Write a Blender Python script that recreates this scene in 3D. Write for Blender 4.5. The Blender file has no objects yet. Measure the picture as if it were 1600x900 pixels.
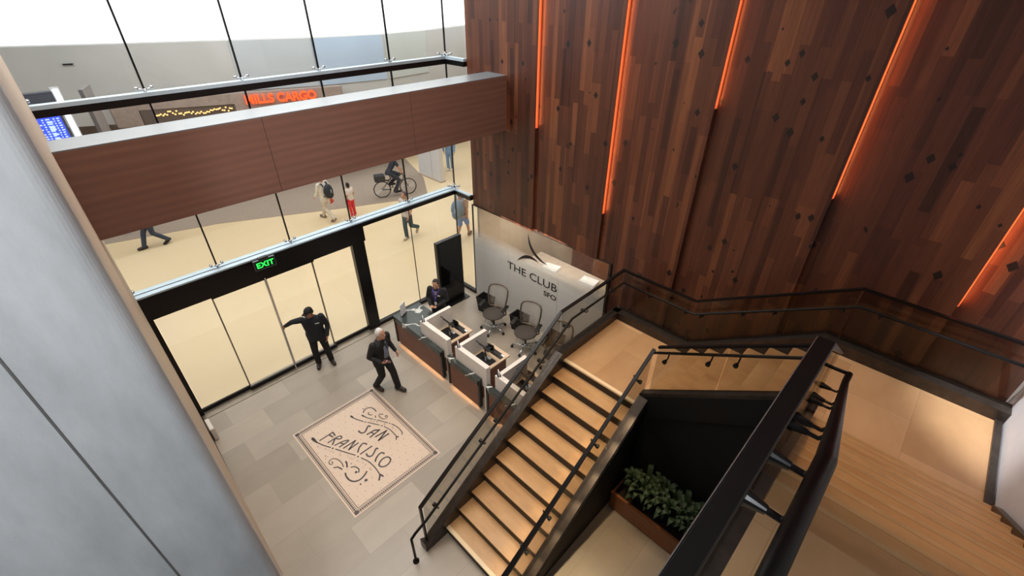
import bpy, bmesh, math, random
from mathutils import Vector, Matrix
random.seed(7)
S = bpy.context.scene
COL = S.collection
PI = math.pi

# ---------------------------------------------------------------- camera
cam_d = bpy.data.cameras.new('camera'); cam = bpy.data.objects.new('camera', cam_d); COL.objects.link(cam)
RW = ((0.7006, -0.7136, 0.0038), (-0.3954, -0.3927, -0.8303), (0.5940, 0.5802, -0.5573))
xr, yd, zf = (Vector(r).normalized() for r in RW)
cm = Matrix((xr, -yd, -zf)).transposed().to_4x4(); cm.translation = (0, 0, 7.5)
cam.matrix_world = cm
cam_d.sensor_width = 36; cam_d.lens = 718.17 / 1600 * 36; cam_d.clip_start = 0.05; cam_d.clip_end = 200
S.camera = cam
# ---------------------------------------------------------------- world, lights, exposure
S.view_settings.view_transform = 'Standard'; S.view_settings.look = 'None'
S.view_settings.exposure = 0.0; S.view_settings.gamma = 1; S.view_settings.use_curve_mapping = False
S.cycles.transparent_max_bounces = 32; S.cycles.max_bounces = 8
S.cycles.sample_clamp_indirect = 6
W = bpy.data.worlds.new('world'); S.world = W; W.use_nodes = True
W.node_tree.nodes['Background'].inputs[0].default_value = (0.85, 0.92, 1.0, 1)
W.node_tree.nodes['Background'].inputs[1].default_value = 0.15

def lamp(kind, name, loc, target, power, color, size=(1, 1), spot=60, blend=0.6, rad=0.08):
    d = bpy.data.lights.new(name, kind); d.energy = power; d.color = color
    if kind == 'AREA': d.shape = 'RECTANGLE'; d.size, d.size_y = size
    if kind == 'SPOT': d.spot_size = math.radians(spot); d.spot_blend = blend; d.shadow_soft_size = rad
    if kind == 'POINT': d.shadow_soft_size = rad
    o = bpy.data.objects.new(name, d); COL.objects.link(o); o.location = loc
    o.rotation_euler = (Vector(target) - Vector(loc)).to_track_quat('-Z', 'Y').to_euler()
    return o
lamp('AREA', 'concourse_light', (6, 14, 9.2), (6, 14, 0), 1430, (1.0, .96, .91), (26, 9))
lamp('AREA', 'concourse_cove_light', (8, 17, 7.6), (8, 20.5, 4.6), 420, (.9, .95, 1.0), (26, 1.5))
lamp('AREA', 'daylight_over_glass', (3.8, 8.8, 9.2), (4.6, 4.4, 3.0), 265, (.84, .92, 1.0), (7, 1.6))
lamp('AREA', 'lobby_area_light', (2.2, 6.2, 9.7), (2.2, 6.4, 0), 122, (1.0, .90, .80), (3.6, 4.0)).data.spread = math.radians(84)
lamp('AREA', 'lobby_area_light', (5.4, 4.6, 9.7), (5.4, 5.4, 0), 60, (1.0, .86, .72), (1.6, 2.4)).data.spread = math.radians(120)  # added fill that lifts the right end of the beam
lamp('SPOT', 'pier_fill_light', (-1.2, -1.0, 8.9), (-.85, 2.6, 4.9), 820, (.90, .96, 1.0), spot=98, blend=.8, rad=.3)  # added spot behind the camera, there to brighten the plaster pier
WARM = (1.0, .60, .29)
for (lx, ly, tx, ty, tz, p, ang) in ((2.4, 3.2, 2.4, 3.1, .5, 215, 18), (3.4, 3.2, 3.4, 3.1, .9, 195, 18), (4.4, 3.1, 4.4, 3.05, 1.5, 190, 20), (5.6, 2.9, 5.6, 2.8, 1.97, 340, 36), (5.8, 1.0, 5.8, 1.1, 2.6, 150, 38),
                          (5.8, -.8, 5.75, -.75, 3.22, 88, 40), (3.6, -.8, 3.7, -.75, 4.1, 235, 40), (2.3, 3.4, 2.3, 3.3, .2, 50, 18)):
    lamp('SPOT', 'stair_downlight', (lx, ly, 9.6), (tx, ty, tz), p, WARM, spot=ang, blend=.9, rad=.12)
for (lx, ly) in ((4.9, 7.6), (4.9, 6.4), (4.9, 5.2)):
    lamp('SPOT', 'desk_downlight', (lx, ly, 9.6), (lx, ly, .8), 130, (1.0, .8, .62), spot=30, blend=.9, rad=.12)
lamp('AREA', 'office_light', (8.3, 6.3, 2.9), (8.6, 6.3, 0), 130, (1.0, .88, .74), (2, 3.5))
lamp('SPOT', 'white_wall_fill', (5.2, .1, 9.6), (6.3, -1.6, 4.7), 2600, (.92, .95, 1.0), spot=26, blend=.8, rad=.1)  # added narrow spot, out of view, that brightens the white side wall

# ---------------------------------------------------------------- material helpers
def lin(c):
    return tuple(((v / 255) / 12.92 if v / 255 <= .04045 else ((v / 255 + .055) / 1.055) ** 2.4) for v in c) + (1,)
class NT:
    def __init__(s, name):
        s.m = bpy.data.materials.new(name); s.m.use_nodes = True; s.t = s.m.node_tree; s.n = s.t.nodes; s.l = s.t.links
        s.b = s.n['Principled BSDF']; s.out = s.n['Material Output']
    def add(s, typ, **kw):
        nd = s.n.new(typ)
        for k, v in kw.items():
            if k.startswith('i_'): nd.inputs[k[2:].replace('_', ' ')].default_value = v
            else: setattr(nd, k, v)
        return nd
    def link(s, a, b): s.l.new(a, b)
    def coord(s, kind='Object', scale=(1, 1, 1), rot=(0, 0, 0), loc=(0, 0, 0)):
        if kind == 'Position': src = s.add('ShaderNodeNewGeometry').outputs['Position']
        else: src = s.add('ShaderNodeTexCoord').outputs[kind]
        mp = s.add('ShaderNodeMapping'); s.link(src, mp.inputs['Vector'])
        mp.inputs['Scale'].default_value = scale; mp.inputs['Rotation'].default_value = rot; mp.inputs['Location'].default_value = loc
        return mp.outputs['Vector']
    def ramp(s, fac, stops):
        r = s.add('ShaderNodeValToRGB'); s.link(fac, r.inputs[0]); e = r.color_ramp.elements
        while len(e) < len(stops): e.new(.5)
        for el, (p, c) in zip(e, stops): el.position = p; el.color = c
        return r.outputs['Color']
    def mix(s, a, b, fac, blend='MIX'):
        m = s.add('ShaderNodeMix', data_type='RGBA', blend_type=blend)
        for sock, v in ((m.inputs[6], a), (m.inputs[7], b)):
            if isinstance(v, tuple): sock.default_value = v
            else: s.link(v, sock)
        if isinstance(fac, (int, float)): m.inputs[0].default_value = fac
        else: s.link(fac, m.inputs[0])
        return m.outputs[2]
    def noise(s, vec, scale, detail=4, rough=.55):
        n = s.add('ShaderNodeTexNoise'); n.inputs['Scale'].default_value = scale; n.inputs['Detail'].default_value = detail; n.inputs['Roughness'].default_value = rough
        if vec is not None: s.link(vec, n.inputs['Vector'])
        return n.outputs['Fac']
    def bump(s, h, st=.2, d=.01):
        b = s.add('ShaderNodeBump'); b.inputs['Strength'].default_value = st; b.inputs['Distance'].default_value = d
        s.link(h, b.inputs['Height']); s.link(b.outputs['Normal'], s.b.inputs['Normal'])
MATS = {}
def plain(name, c, rough=.5, metal=0, var=.12, scale=6, bump=0, coat=0):
    if name in MATS: return MATS[name]
    t = NT(name); a = lin(c)
    v = t.coord('Object'); f = t.noise(v, scale)
    lo = tuple(x * (1 - var) for x in a[:3]) + (1,); hi = tuple(min(1, x * (1 + var)) for x in a[:3]) + (1,)
    t.link(t.ramp(f, [(.3, lo), (.7, hi)]), t.b.inputs['Base Color'])
    t.b.inputs['Roughness'].default_value = rough; t.b.inputs['Metallic'].default_value = metal
    if coat: t.b.inputs['Coat Weight'].default_value = coat
    if bump: t.bump(f, bump)
    MATS[name] = t.m; return t.m
def emit(name, c, st):
    if name in MATS: return MATS[name]
    t = NT(name); t.b.inputs['Base Color'].default_value = lin(c); t.b.inputs['Emission Color'].default_value = lin(c); t.b.inputs['Emission Strength'].default_value = st
    t.b.inputs['Roughness'].default_value = .5
    MATS[name] = t.m; return t.m
def glass(name, tint, base=.03, gain=.7):
    t = NT(name); tr = t.add('ShaderNodeBsdfTransparent'); tr.inputs[0].default_value = tint + (1,)
    gl = t.add('ShaderNodeBsdfGlossy'); gl.inputs['Roughness'].default_value = .03
    lw = t.add('ShaderNodeLayerWeight'); lw.inputs[0].default_value = .5
    p = t.add('ShaderNodeMath', operation='POWER'); p.inputs[1].default_value = 4; t.link(lw.outputs['Facing'], p.inputs[0])
    m = t.add('ShaderNodeMath', operation='MULTIPLY_ADD'); m.inputs[1].default_value = gain; m.inputs[2].default_value = base; t.link(p.outputs[0], m.inputs[0])
    mx = t.add('ShaderNodeMixShader'); t.link(m.outputs[0], mx.inputs[0]); t.link(tr.outputs[0], mx.inputs[1]); t.link(gl.outputs[0], mx.inputs[2])
    t.link(mx.outputs[0], t.out.inputs['Surface']); return t.m

def m_wood_planks():
    t = NT('stained wood planks')
    v = t.coord('Object', rot=(0, 0, 0))
    # planks run up the wall: brick rows across y, bricks long in z
    sx = t.add('ShaderNodeSeparateXYZ'); t.link(v, sx.inputs[0]); cb = t.add('ShaderNodeCombineXYZ')
    t.link(sx.outputs['Z'], cb.inputs['X']); t.link(sx.outputs['Y'], cb.inputs['Y'])
    def bricks(w, h, off, sq, loc):
        mp = t.add('ShaderNodeMapping'); t.link(cb.outputs[0], mp.inputs['Vector']); mp.inputs['Location'].default_value = loc
        b = t.add('ShaderNodeTexBrick', offset=off, offset_frequency=3, squash=sq, squash_frequency=2)
        t.link(mp.outputs[0], b.inputs['Vector']); b.inputs['Scale'].default_value = 1
        b.inputs['Color1'].default_value = (0, 0, 0, 1); b.inputs['Color2'].default_value = (1, 1, 1, 1); b.inputs['Mortar'].default_value = (.3, .3, .3, 1)
        b.inputs['Mortar Size'].default_value = .0015; b.inputs['Brick Width'].default_value = w; b.inputs['Row Height'].default_value = h; b.inputs['Bias'].default_value = 0
        return b
    b1 = bricks(1.7, .115, .37, .7, (.3, .02, 0)); b2 = bricks(2.9, .23, .61, 1.6, (.9, .05, 0))
    tone = t.mix(b1.outputs['Color'], b2.outputs['Color'], .4)
    g = t.coord('Object', scale=(14, 14, .7)); gn = t.noise(g, 3.0, 6, .65)
    col = t.ramp(tone, [(0, lin((58, 33, 26))), (.3, lin((86, 49, 37))), (.6, lin((103, 60, 43))), (1, lin((146, 92, 60)))])
    col = t.mix(col, t.ramp(gn, [(.25, (.55, .52, .5, 1)), (.75, (1.2, 1.15, 1.1, 1))]), .75, 'MULTIPLY')
    # small lozenge-shaped dark inlays
    vv = t.coord('Object', scale=(.01, 1, .72), loc=(.5, .2, .1)); vo = t.add('ShaderNodeTexVoronoi', distance='MANHATTAN', voronoi_dimensions='3D')
    t.link(vv, vo.inputs['Vector']); vo.inputs['Scale'].default_value = 3.4; vo.inputs['Randomness'].default_value = 1
    lt = t.add('ShaderNodeMath', operation='LESS_THAN'); lt.inputs[1].default_value = .19; t.link(vo.outputs['Distance'], lt.inputs[0])
    n2 = t.noise(t.coord('Object', scale=(1, 1, 1)), .9, 1); gt = t.add('ShaderNodeMath', operation='GREATER_THAN'); gt.inputs[1].default_value = .38; t.link(n2, gt.inputs[0])
    mu = t.add('ShaderNodeMath', operation='MULTIPLY'); t.link(lt.outputs[0], mu.inputs[0]); t.link(gt.outputs[0], mu.inputs[1])
    col = t.mix(col, lin((36, 24, 21)), mu.outputs[0])
    t.link(col, t.b.inputs['Base Color']); t.b.inputs['Roughness'].default_value = .42
    t.bump(gn, .12, .004); return t.m
def m_veneer(name, cols, axis_scale, rough=.4):
    t = NT(name); v = t.coord('Object', scale=axis_scale); n = t.noise(v, 2.5, 6, .6)
    w = t.add('ShaderNodeTexWave', wave_type='BANDS', bands_direction='Z'); t.link(v, w.inputs['Vector']); w.inputs['Scale'].default_value = .55; w.inputs['Distortion'].default_value = 5; w.inputs['Detail'].default_value = 3
    f = t.mix(n, w.outputs['Color'], .25)
    t.link(t.ramp(f, [(.2, lin(cols[0])), (.55, lin(cols[1])), (.85, lin(cols[2]))]), t.b.inputs['Base Color'])
    t.b.inputs['Roughness'].default_value = rough; return t.m
def m_tiles(name, w, h, cols, mortar, rough=.35, rot=0, off=.5, ms=.003, nscale=1.1):
    t = NT(name); v = t.coord('Position', rot=(0, 0, rot), loc=(.13, .07, 0))
    b = t.add('ShaderNodeTexBrick', offset=off, offset_frequency=2, squash=1); t.link(v, b.inputs['Vector'])
    b.inputs['Scale'].default_value = 1; b.inputs['Brick Width'].default_value = w; b.inputs['Row Height'].default_value = h
    b.inputs['Mortar Size'].default_value = ms; b.inputs['Color1'].default_value = (0, 0, 0, 1); b.inputs['Color2'].default_value = (1, 1, 1, 1); b.inputs['Mortar'].default_value = (.5, .5, .5, 1)
    n = t.noise(t.coord('Position', scale=(1, 2.2, 1)), nscale, 6, .6)
    f = t.mix(b.outputs['Color'], n, .5)
    col = t.ramp(f, [(.2, lin(cols[0])), (.5, lin(cols[1])), (.8, lin(cols[2]))])
    col = t.mix(col, lin(mortar), b.outputs['Fac'])
    t.link(col, t.b.inputs['Base Color']); t.b.inputs['Roughness'].default_value = rough; return t.m
def m_marble():
    t = NT('dark green marble'); v = t.coord('Object'); n = t.noise(v, 2.2, 5, .6)
    w = t.add('ShaderNodeTexWave', wave_type='BANDS', bands_direction='DIAGONAL'); t.link(v, w.inputs['Vector']); w.inputs['Scale'].default_value = .75; w.inputs['Distortion'].default_value = 9; w.inputs['Detail'].default_value = 4; w.inputs['Detail Scale'].default_value = 1.4
    base = t.ramp(n, [(.3, lin((40, 46, 44))), (.7, lin((66, 74, 72)))])
    t.link(t.mix(base, lin((205, 205, 198)), t.ramp(w.outputs['Fac'], [(.975, (0, 0, 0, 1)), (.995, (1, 1, 1, 1))])), t.b.inputs['Base Color'])
    t.b.inputs['Roughness'].default_value = .22; return t.m
def m_frost():
    t = NT('frosted glass film'); g = t.coord('Position'); s = t.add('ShaderNodeSeparateXYZ'); t.link(g, s.inputs[0])
    n = t.noise(t.coord('Position'), 1.2, 3); ad = t.add('ShaderNodeMath', operation='MULTIPLY_ADD'); ad.inputs[1].default_value = .25; t.link(n, ad.inputs[0]); t.link(s.outputs['Z'], ad.inputs[2])
    mr = t.add('ShaderNodeMapRange'); t.link(ad.outputs[0], mr.inputs[0]); mr.inputs[1].default_value = 1.72; mr.inputs[2].default_value = 2.22; mr.inputs[3].default_value = .97; mr.inputs[4].default_value = .04
    tr = t.add('ShaderNodeBsdfTransparent'); tr.inputs[0].default_value = (.93, .95, .94, 1)
    df = t.add('ShaderNodeBsdfDiffuse'); df.inputs[0].default_value = lin((214, 214, 212)); tl = t.add('ShaderNodeBsdfTranslucent'); tl.inputs[0].default_value = lin((214, 214, 212))
    m1 = t.add('ShaderNodeMixShader'); m1.inputs[0].default_value = .3; t.link(df.outputs[0], m1.inputs[1]); t.link(tl.outputs[0], m1.inputs[2])
    m2 = t.add('ShaderNodeMixShader'); t.link(mr.outputs[0], m2.inputs[0]); t.link(tr.outputs[0], m2.inputs[1]); t.link(m1.outputs[0], m2.inputs[2])
    gl = t.add('ShaderNodeBsdfGlossy'); gl.inputs['Roughness'].default_value = .06
    m3 = t.add('ShaderNodeMixShader'); m3.inputs[0].default_value = .03; t.link(m2.outputs[0], m3.inputs[1]); t.link(gl.outputs[0], m3.inputs[2])
    t.link(m3.outputs[0], t.out.inputs['Surface']); return t.m
def m_plaster():
    t = NT('grey polished plaster'); n = t.noise(t.coord('Object', scale=(1.2, 1.2, .35)), 3.5, 8, .65); f = t.noise(t.coord('Object'), 90, 3, .6)
    t.link(t.ramp(n, [(.3, lin((176, 177, 178))), (.7, lin((202, 203, 204)))]), t.b.inputs['Base Color']); t.b.inputs['Roughness'].default_value = .38
    t.bump(t.mix(n, f, .5), .25, .006); return t.m

M_WOOD = m_wood_planks()
M_VENEER = m_veneer('walnut veneer beam', ((122, 87, 76), (132, 96, 84), (142, 105, 92)), (.4, 1, 5), .36)
M_DESKWOOD = m_veneer('walnut desk front', ((80, 44, 31), (110, 63, 44), (130, 80, 55)), (1, .5, 8))
M_PLANTER = m_veneer('oak planter boards', ((112, 66, 38), (138, 84, 50), (152, 96, 58)), (1, .6, 8))
M_FLOOR = m_tiles('grey stone floor tiles', 1.2, .6, ((144, 133, 120), (156, 145, 131), (170, 158, 143)), (140, 130, 117), .34)
M_CONC = m_tiles('beige terrazzo', 6.0, 6.0, ((224, 200, 162), (228, 205, 168), (232, 211, 176)), (226, 202, 164), .3, ms=.004, nscale=.5)
M_STEP = m_tiles('honed limestone landing', 1.2, .75, ((186, 146, 104), (204, 164, 120), (220, 182, 138)), (172, 136, 98), .34, ms=.002, nscale=1.6)
def m_tread():
    t = NT('honed limestone tread'); n = t.noise(t.coord('Position', scale=(1.6, .8, 3)), 1.7, 8, .62); n2 = t.noise(t.coord('Position', scale=(3, .35, 1)), 2.2, 4, .5)
    t.link(t.ramp(t.mix(n, n2, .4), [(.3, lin((176, 132, 86))), (.5, lin((200, 156, 106))), (.7, lin((218, 176, 126)))]), t.b.inputs['Base Color']); t.b.inputs['Roughness'].default_value = .34; return t.m
M_TREAD = m_tread()
M_MARBLE = m_marble(); M_FROST = m_frost(); M_PLASTER = m_plaster()
M_CLEAR = glass('clear storefront glass', (.94, .96, .95), .02, .45)
M_TINT = glass('bronze tinted guard glass', (.80, .79, .76), .025, .35)
M_ACRYL = glass('clear acrylic', (.9, .92, .94), .08, .5)
M_BRONZE = plain('dark bronze metal', (74, 66, 60), .36, .6, .25, 9)
M_BLACK = plain('black painted steel', (19, 18, 18), .28, .2, .1)
M_CAPM = plain('black lacquered rail', (14, 12, 12), .38, .0, .1, 4); M_CAPM.node_tree.nodes['Principled BSDF'].inputs['Specular IOR Level'].default_value = .28
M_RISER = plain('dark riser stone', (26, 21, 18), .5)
M_VOID = plain('black painted board', (12, 12, 14), .7)
M_FRAME = plain('black anodised frame', (27, 25, 25), .3, .4, .15)
M_LEDGE = plain('pale blue grey ledge', (186, 206, 220), .4, 0, .05)  # pale blue puts the sky's reflection on the bar tops into the colour
M_CHROME = plain('polished steel', (196, 198, 202), .18, 1.0, .05)
M_WHITE = plain('white laminate', (222, 214, 206), .45, 0, .04)
M_WALLW = plain('white painted wall', (225, 224, 226), .6, 0, .03)
M_BEIGE = plain('beige painted wall', (190, 168, 146), .6, 0, .05)
M_BULK = plain('pale grey bulkhead', (180, 179, 178), .6, 0, .04, 1)
M_BULKB = plain('blue grey metal panel', (166, 182, 202), .45, 0, .04, 1)
M_CARPET = plain('grey concourse carpet', (156, 140, 126), .9, 0, .08, 14, .2)
M_MOSA = plain('cream mosaic', (206, 184, 164), .4, 0, .06, 60)
M_MOSD = plain('charcoal mosaic', (66, 56, 54), .45, 0, .2, 90)
M_LED = emit('amber light strip', (226, 98, 54), .74)
M_GLOW = emit('warm light strip', (255, 186, 124), 30)
M_GLOWWALL = emit('glowing white wall', (250, 252, 255), 1.15)  # emission makes the wall above the bulkhead a blown-out white

# ---------------------------------------------------------------- geometry helpers
def V(*a): return Vector(a)
def box(bm, x0, x1, y0, y1, z0, z1, bevel=0):
    m = Matrix.Translation(((x0 + x1) / 2, (y0 + y1) / 2, (z0 + z1) / 2)) @ Matrix.Diagonal((abs(x1 - x0), abs(y1 - y0), abs(z1 - z0), 1))
    g = bmesh.ops.create_cube(bm, size=1, matrix=m)
    if bevel:
        es = list({e for v in g['verts'] for e in v.link_edges})
        bmesh.ops.bevel(bm, geom=es, offset=bevel, segments=2, affect='EDGES', profile=.6)
def poly_prism(bm, pts, z0, z1):
    a = [bm.verts.new((p[0], p[1], z0)) for p in pts]; b = [bm.verts.new((p[0], p[1], z1)) for p in pts]
    n = len(pts); bm.faces.new(b); bm.faces.new(a[::-1])
    for i in range(n): bm.faces.new((a[i], a[(i + 1) % n], b[(i + 1) % n], b[i]))
def side_prism(bm, pts, c0, c1, axis):
    # pts are (u, z); extruded along the other horizontal axis between c0 and c1
    f = (lambda u, z, c: (u, c, z)) if axis == 'y' else (lambda u, z, c: (c, u, z))
    a = [bm.verts.new(f(u, z, c0)) for u, z in pts]; b = [bm.verts.new(f(u, z, c1)) for u, z in pts]
    n = len(pts); bm.faces.new(b); bm.faces.new(a[::-1])
    for i in range(n): bm.faces.new((a[i], a[(i + 1) % n], b[(i + 1) % n], b[i]))
    bmesh.ops.recalc_face_normals(bm, faces=bm.faces)
def frame_of(d):
    d = d.normalized(); up = Vector((0, 0, 1)) if abs(d.z) < .95 else Vector((1, 0, 0))
    s = d.cross(up).normalized(); return s, s.cross(d).normalized()
def sweep(bm, pts, prof, closed=False):
    pts = [Vector(p) for p in pts]; n = len(pts); rings = []
    for i, p in enumerate(pts):
        a = pts[(i - 1) % n] if (i > 0 or closed) else None; b = pts[(i + 1) % n] if (i < n - 1 or closed) else None
        if a is None: t = b - p; k = 1
        elif b is None: t = p - a; k = 1
        else:
            d1 = (p - a).normalized(); d2 = (b - p).normalized(); t = d1 + d2
            if t.length < 1e-5: t = d2
            k = 1 / max(.45, math.sqrt((1 + d1.dot(d2)) / 2))
        s, u = frame_of(t)
        if rings and abs(t.normalized().z) > .95:
            pass
        rings.append([bm.verts.new(p + s * (x * (k if len(prof) == 4 else 1)) + u * y) for x, y in prof])
    # untwist neighbouring rings
    m = len(prof)
    for i in range(1, n):
        best = min(range(m), key=lambda sft: sum((rings[i][(j + sft) % m].co - rings[i - 1][j].co).length for j in range(m)))
        rings[i] = rings[i][best:] + rings[i][:best]
    for i in range(n if closed else n - 1):
        r0, r1 = rings[i], rings[(i + 1) % n]
        for j in range(m): bm.faces.new((r0[j], r0[(j + 1) % m], r1[(j + 1) % m], r1[j]))
    if not closed: bm.faces.new(rings[0][::-1]); bm.faces.new(rings[-1])
def circ(r, n=10, ry=None): return [(r * math.cos(2 * PI * i / n), (ry or r) * math.sin(2 * PI * i / n)) for i in range(n)]
def tube(bm, pts, r, n=10, closed=False): sweep(bm, pts, circ(r, n), closed)
def rect(w, h): return [(-w / 2, -h / 2), (w / 2, -h / 2), (w / 2, h / 2), (-w / 2, h / 2)]
def cone(bm, a, b, r0, r1, n=12):
    a = Vector(a); b = Vector(b); d = b - a; q = d.to_track_quat('Z', 'Y').to_matrix().to_4x4()
    bmesh.ops.create_cone(bm, cap_ends=True, segments=n, radius1=r0, radius2=r1, depth=d.length, matrix=Matrix.Translation((a + b) / 2) @ q)
def ball(bm, c, r, seg=12, rot=None):
    if not isinstance(r, (tuple, list)): r = (r, r, r)
    m = Matrix.Translation(c) @ (rot.to_4x4() if rot is not None else Matrix()) @ Matrix.Diagonal((r[0], r[1], r[2], 1))
    bmesh.ops.create_uvsphere(bm, u_segments=seg, v_segments=max(6, seg * 2 // 3), radius=1, matrix=m)
def mesh_of(bm, name, smooth=False):
    bmesh.ops.recalc_face_normals(bm, faces=bm.faces)
    me = bpy.data.meshes.new(name); bm.to_mesh(me); bm.free()
    if smooth:
        for p in me.polygons: p.use_smooth = True
    return me
def obj(name, bm, m, parent=None, smooth=False, label=None):
    me = bm if isinstance(bm, bpy.types.Mesh) else mesh_of(bm, name, smooth)
    if m is not None: me.materials.clear(); me.materials.append(m)
    o = bpy.data.objects.new(name, me); COL.objects.link(o)
    if parent is not None:
        o.parent = parent
    if label: o['label'] = label
    return o
def BM(f=None, *a):
    bm = bmesh.new()
    if f: f(bm, *a)
    return bm
def bx(*a, bevel=0):
    bm = bmesh.new(); box(bm, *a, bevel=bevel); return bm
def boxes(*L):
    bm = bmesh.new()
    for a in L: box(bm, *a)
    return bm
def thing(name, label, cat, loc=(0, 0, 0), rz=0, group=None):
    o = bpy.data.objects.new(name, None); COL.objects.link(o); o.location = loc; o.rotation_euler = (0, 0, rz)
    o.empty_display_size = .1; return tag(o, label, cat, group)
def tag(o, label, cat, group=None):
    o['label'] = label; o['category'] = cat
    if group: o['group'] = group
    return o
def struct(name, bm=None, m=None, label=None, parent=None, smooth=False):
    o = obj(name, bm, m, parent, smooth) if bm is not None else bpy.data.objects.new(name, None)
    if bm is None: COL.objects.link(o)
    o['kind'] = 'structure'
    if label: o['label'] = label; o['category'] = name.split('_')[0]
    return o
def dup(root, loc, rz, label, group=None):
    r = root.copy(); COL.objects.link(r); r.location = loc; r.rotation_euler = (0, 0, rz); r['label'] = label
    if group: r['group'] = group
    for ch in list(root.children):
        c = ch.copy(); COL.objects.link(c); c.parent = r
        for g in list(ch.children):
            d = g.copy(); COL.objects.link(d); d.parent = c
    return r
def text_mesh(s, size, depth=.004, align='LEFT', space=1.0, bold=0):
    cu = bpy.data.curves.new('text', 'FONT'); cu.body = s; cu.size = size; cu.extrude = depth / 2; cu.align_x = align; cu.space_character = space; cu.offset = bold
    o = bpy.data.objects.new('text', cu); COL.objects.link(o)
    dg = bpy.context.evaluated_depsgraph_get(); me = bpy.data.meshes.new_from_object(o.evaluated_get(dg))
    bpy.data.objects.remove(o); bpy.data.curves.remove(cu); return me
def remesh(bm, voxel, smooth=2):
    me = mesh_of(bm, 'tmp'); o = bpy.data.objects.new('tmp', me); COL.objects.link(o)
    r = o.modifiers.new('r', 'REMESH'); r.mode = 'VOXEL'; r.voxel_size = voxel; r.use_smooth_shade = True
    s = o.modifiers.new('s', 'SMOOTH'); s.factor = .5; s.iterations = smooth
    dg = bpy.context.evaluated_depsgraph_get(); out = bpy.data.meshes.new_from_object(o.evaluated_get(dg))
    bpy.data.objects.remove(o); bpy.data.meshes.remove(me)
    for p in out.polygons: p.use_smooth = True
    return out
def rebase(root, loc):
    loc = Vector(loc); T = Matrix.Translation(-loc)
    if root.type == 'MESH': root.data.transform(T)
    for ch in root.children_recursive:
        if ch.type == 'MESH' and ch.get('_t') is None: ch.data.transform(T)
    root.location = loc; return root

# ================================================================ THE SETTING
ZU = 5.37            # upper floor level
struct('floor', bx(-.4, 7.12, -2.2, 9.0, -.2, 0), M_FLOOR, 'grey stone tiled lobby floor')
struct('floor', bx(-16, 32, 9.0, 30, -.2, 0), M_CONC, 'beige terrazzo floor of the concourse beyond the glass')
struct('floor', bx(7.12, 32, 8.36, 9.0, -.2, 0), M_CONC, 'strip of beige terrazzo floor outside the corner glass')
struct('floor', bx(7.12, 10.4, 3.6, 8.3, -.2, 0), M_FLOOR, 'floor of the back office behind the frosted glass')
bm = bmesh.new()
poly_prism(bm, [(-16, 25.2), (.19, 19.42), (3.38, 18.44), (7.41, 16.42), (9.56, 15.44), (10.5, 15.2), (11.6, 17.0), (12.6, 20), (13, 29), (-16, 29)], 0, .012)
struct('floor', bm, M_CARPET, 'grey carpeted band of the concourse in front of the shops')
struct('floor', bx(-3, 1.80, -1.58, .02, ZU - .32, ZU), M_STEP, 'upper landing floor at the stair head')
struct('ceiling', bx(-.4, 7.4, -2.2, 9.3, 9.9, 10.1), M_WALLW, 'white lobby ceiling')
struct('ceiling', bx(-16, 32, 9.3, 30, 10.6, 10.8), M_WALLW, 'white concourse ceiling')

# left plaster pier with a rounded edge, then the beige side wall behind it
bm = bmesh.new(); pts = [(-2.55, 2.6)]
for i in range(9):
    a = -PI / 2 + i / 8 * PI / 2; pts.append((-.105 + .085 * math.cos(a), 2.685 + .085 * math.sin(a)))
pts += [(-.02, 2.95), (-2.55, 2.95)]
poly_prism(bm, pts, 0, 9.9)
o = struct('wall_left', bm, M_PLASTER, 'grey polished plaster pier close to the camera', smooth=False)
obj('joint', bx(-.497, -.487, 2.594, 2.602, 0, 9.9), plain('dark joint', (96, 94, 92), .8), o)
bm = bmesh.new(); poly_prism(bm, [(-.05, 2.95), (.085, 9.04), (-.3, 9.04), (-.3, 2.95)], 0, 9.9)
struct('wall_left', bm, M_BEIGE, 'narrow beige side wall between plaster pier and glass doors')
bm = bmesh.new(); poly_prism(bm, [(-.01 + .03, 6.4), (.075 + .03, 8.95), (.055, 8.95), (-.03, 6.4)], 0, .07)
struct('baseboard_left', bm, M_BLACK, 'black skirting along the beige side wall')

# wood plank wall in stepped panels with amber light strips in the joints
seams = [8.35, 6.26, 4.47, 2.80, .977, -.71, -1.62]
wall = struct('wall_right', None, None, 'dark stained plank wall with amber lit joints')
for i in range(6):
    y0, y1 = seams[i], seams[i + 1]
    bm = bmesh.new()
    def pan(ya, yb, z0):
        xa = 7.12 - .07 * (y0 - ya) / (y0 - y1); xb = 7.12 - .07 * (y0 - yb) / (y0 - y1)
        poly_prism(bm, [(xa, ya), (xb, yb), (7.22, yb), (7.22, ya)], z0, 9.9)
    if i < 2: pan(y0, y1, 2.73)
    elif i == 2: pan(y0, 4.16, 2.73); pan(4.16, y1, 0)
    else: pan(y0, y1, 0)
    obj('plank_panel', bm, M_WOOD, wall)
for y, zb in zip(seams[1:6], (5.03, 3.75, 5.95, 5.1, 4.2)):
    bm = bmesh.new(); poly_prism(bm, [(7.055, y - .002), (7.115, y - .002), (7.115, y - .016), (7.075, y - .016)], zb, 9.9)
    obj('light_strip', bm, M_LED, wall)
    zc = (zb + 9.9) / 2
    lamp('AREA', 'joint_light', (7.06, y - .012, zc), (7.12, y - .10, zc), (9 if y < 1.5 else 7) * (9.9 - zb) / 5, (1.0, .30, .10), (.02, 9.8 - zb))
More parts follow.
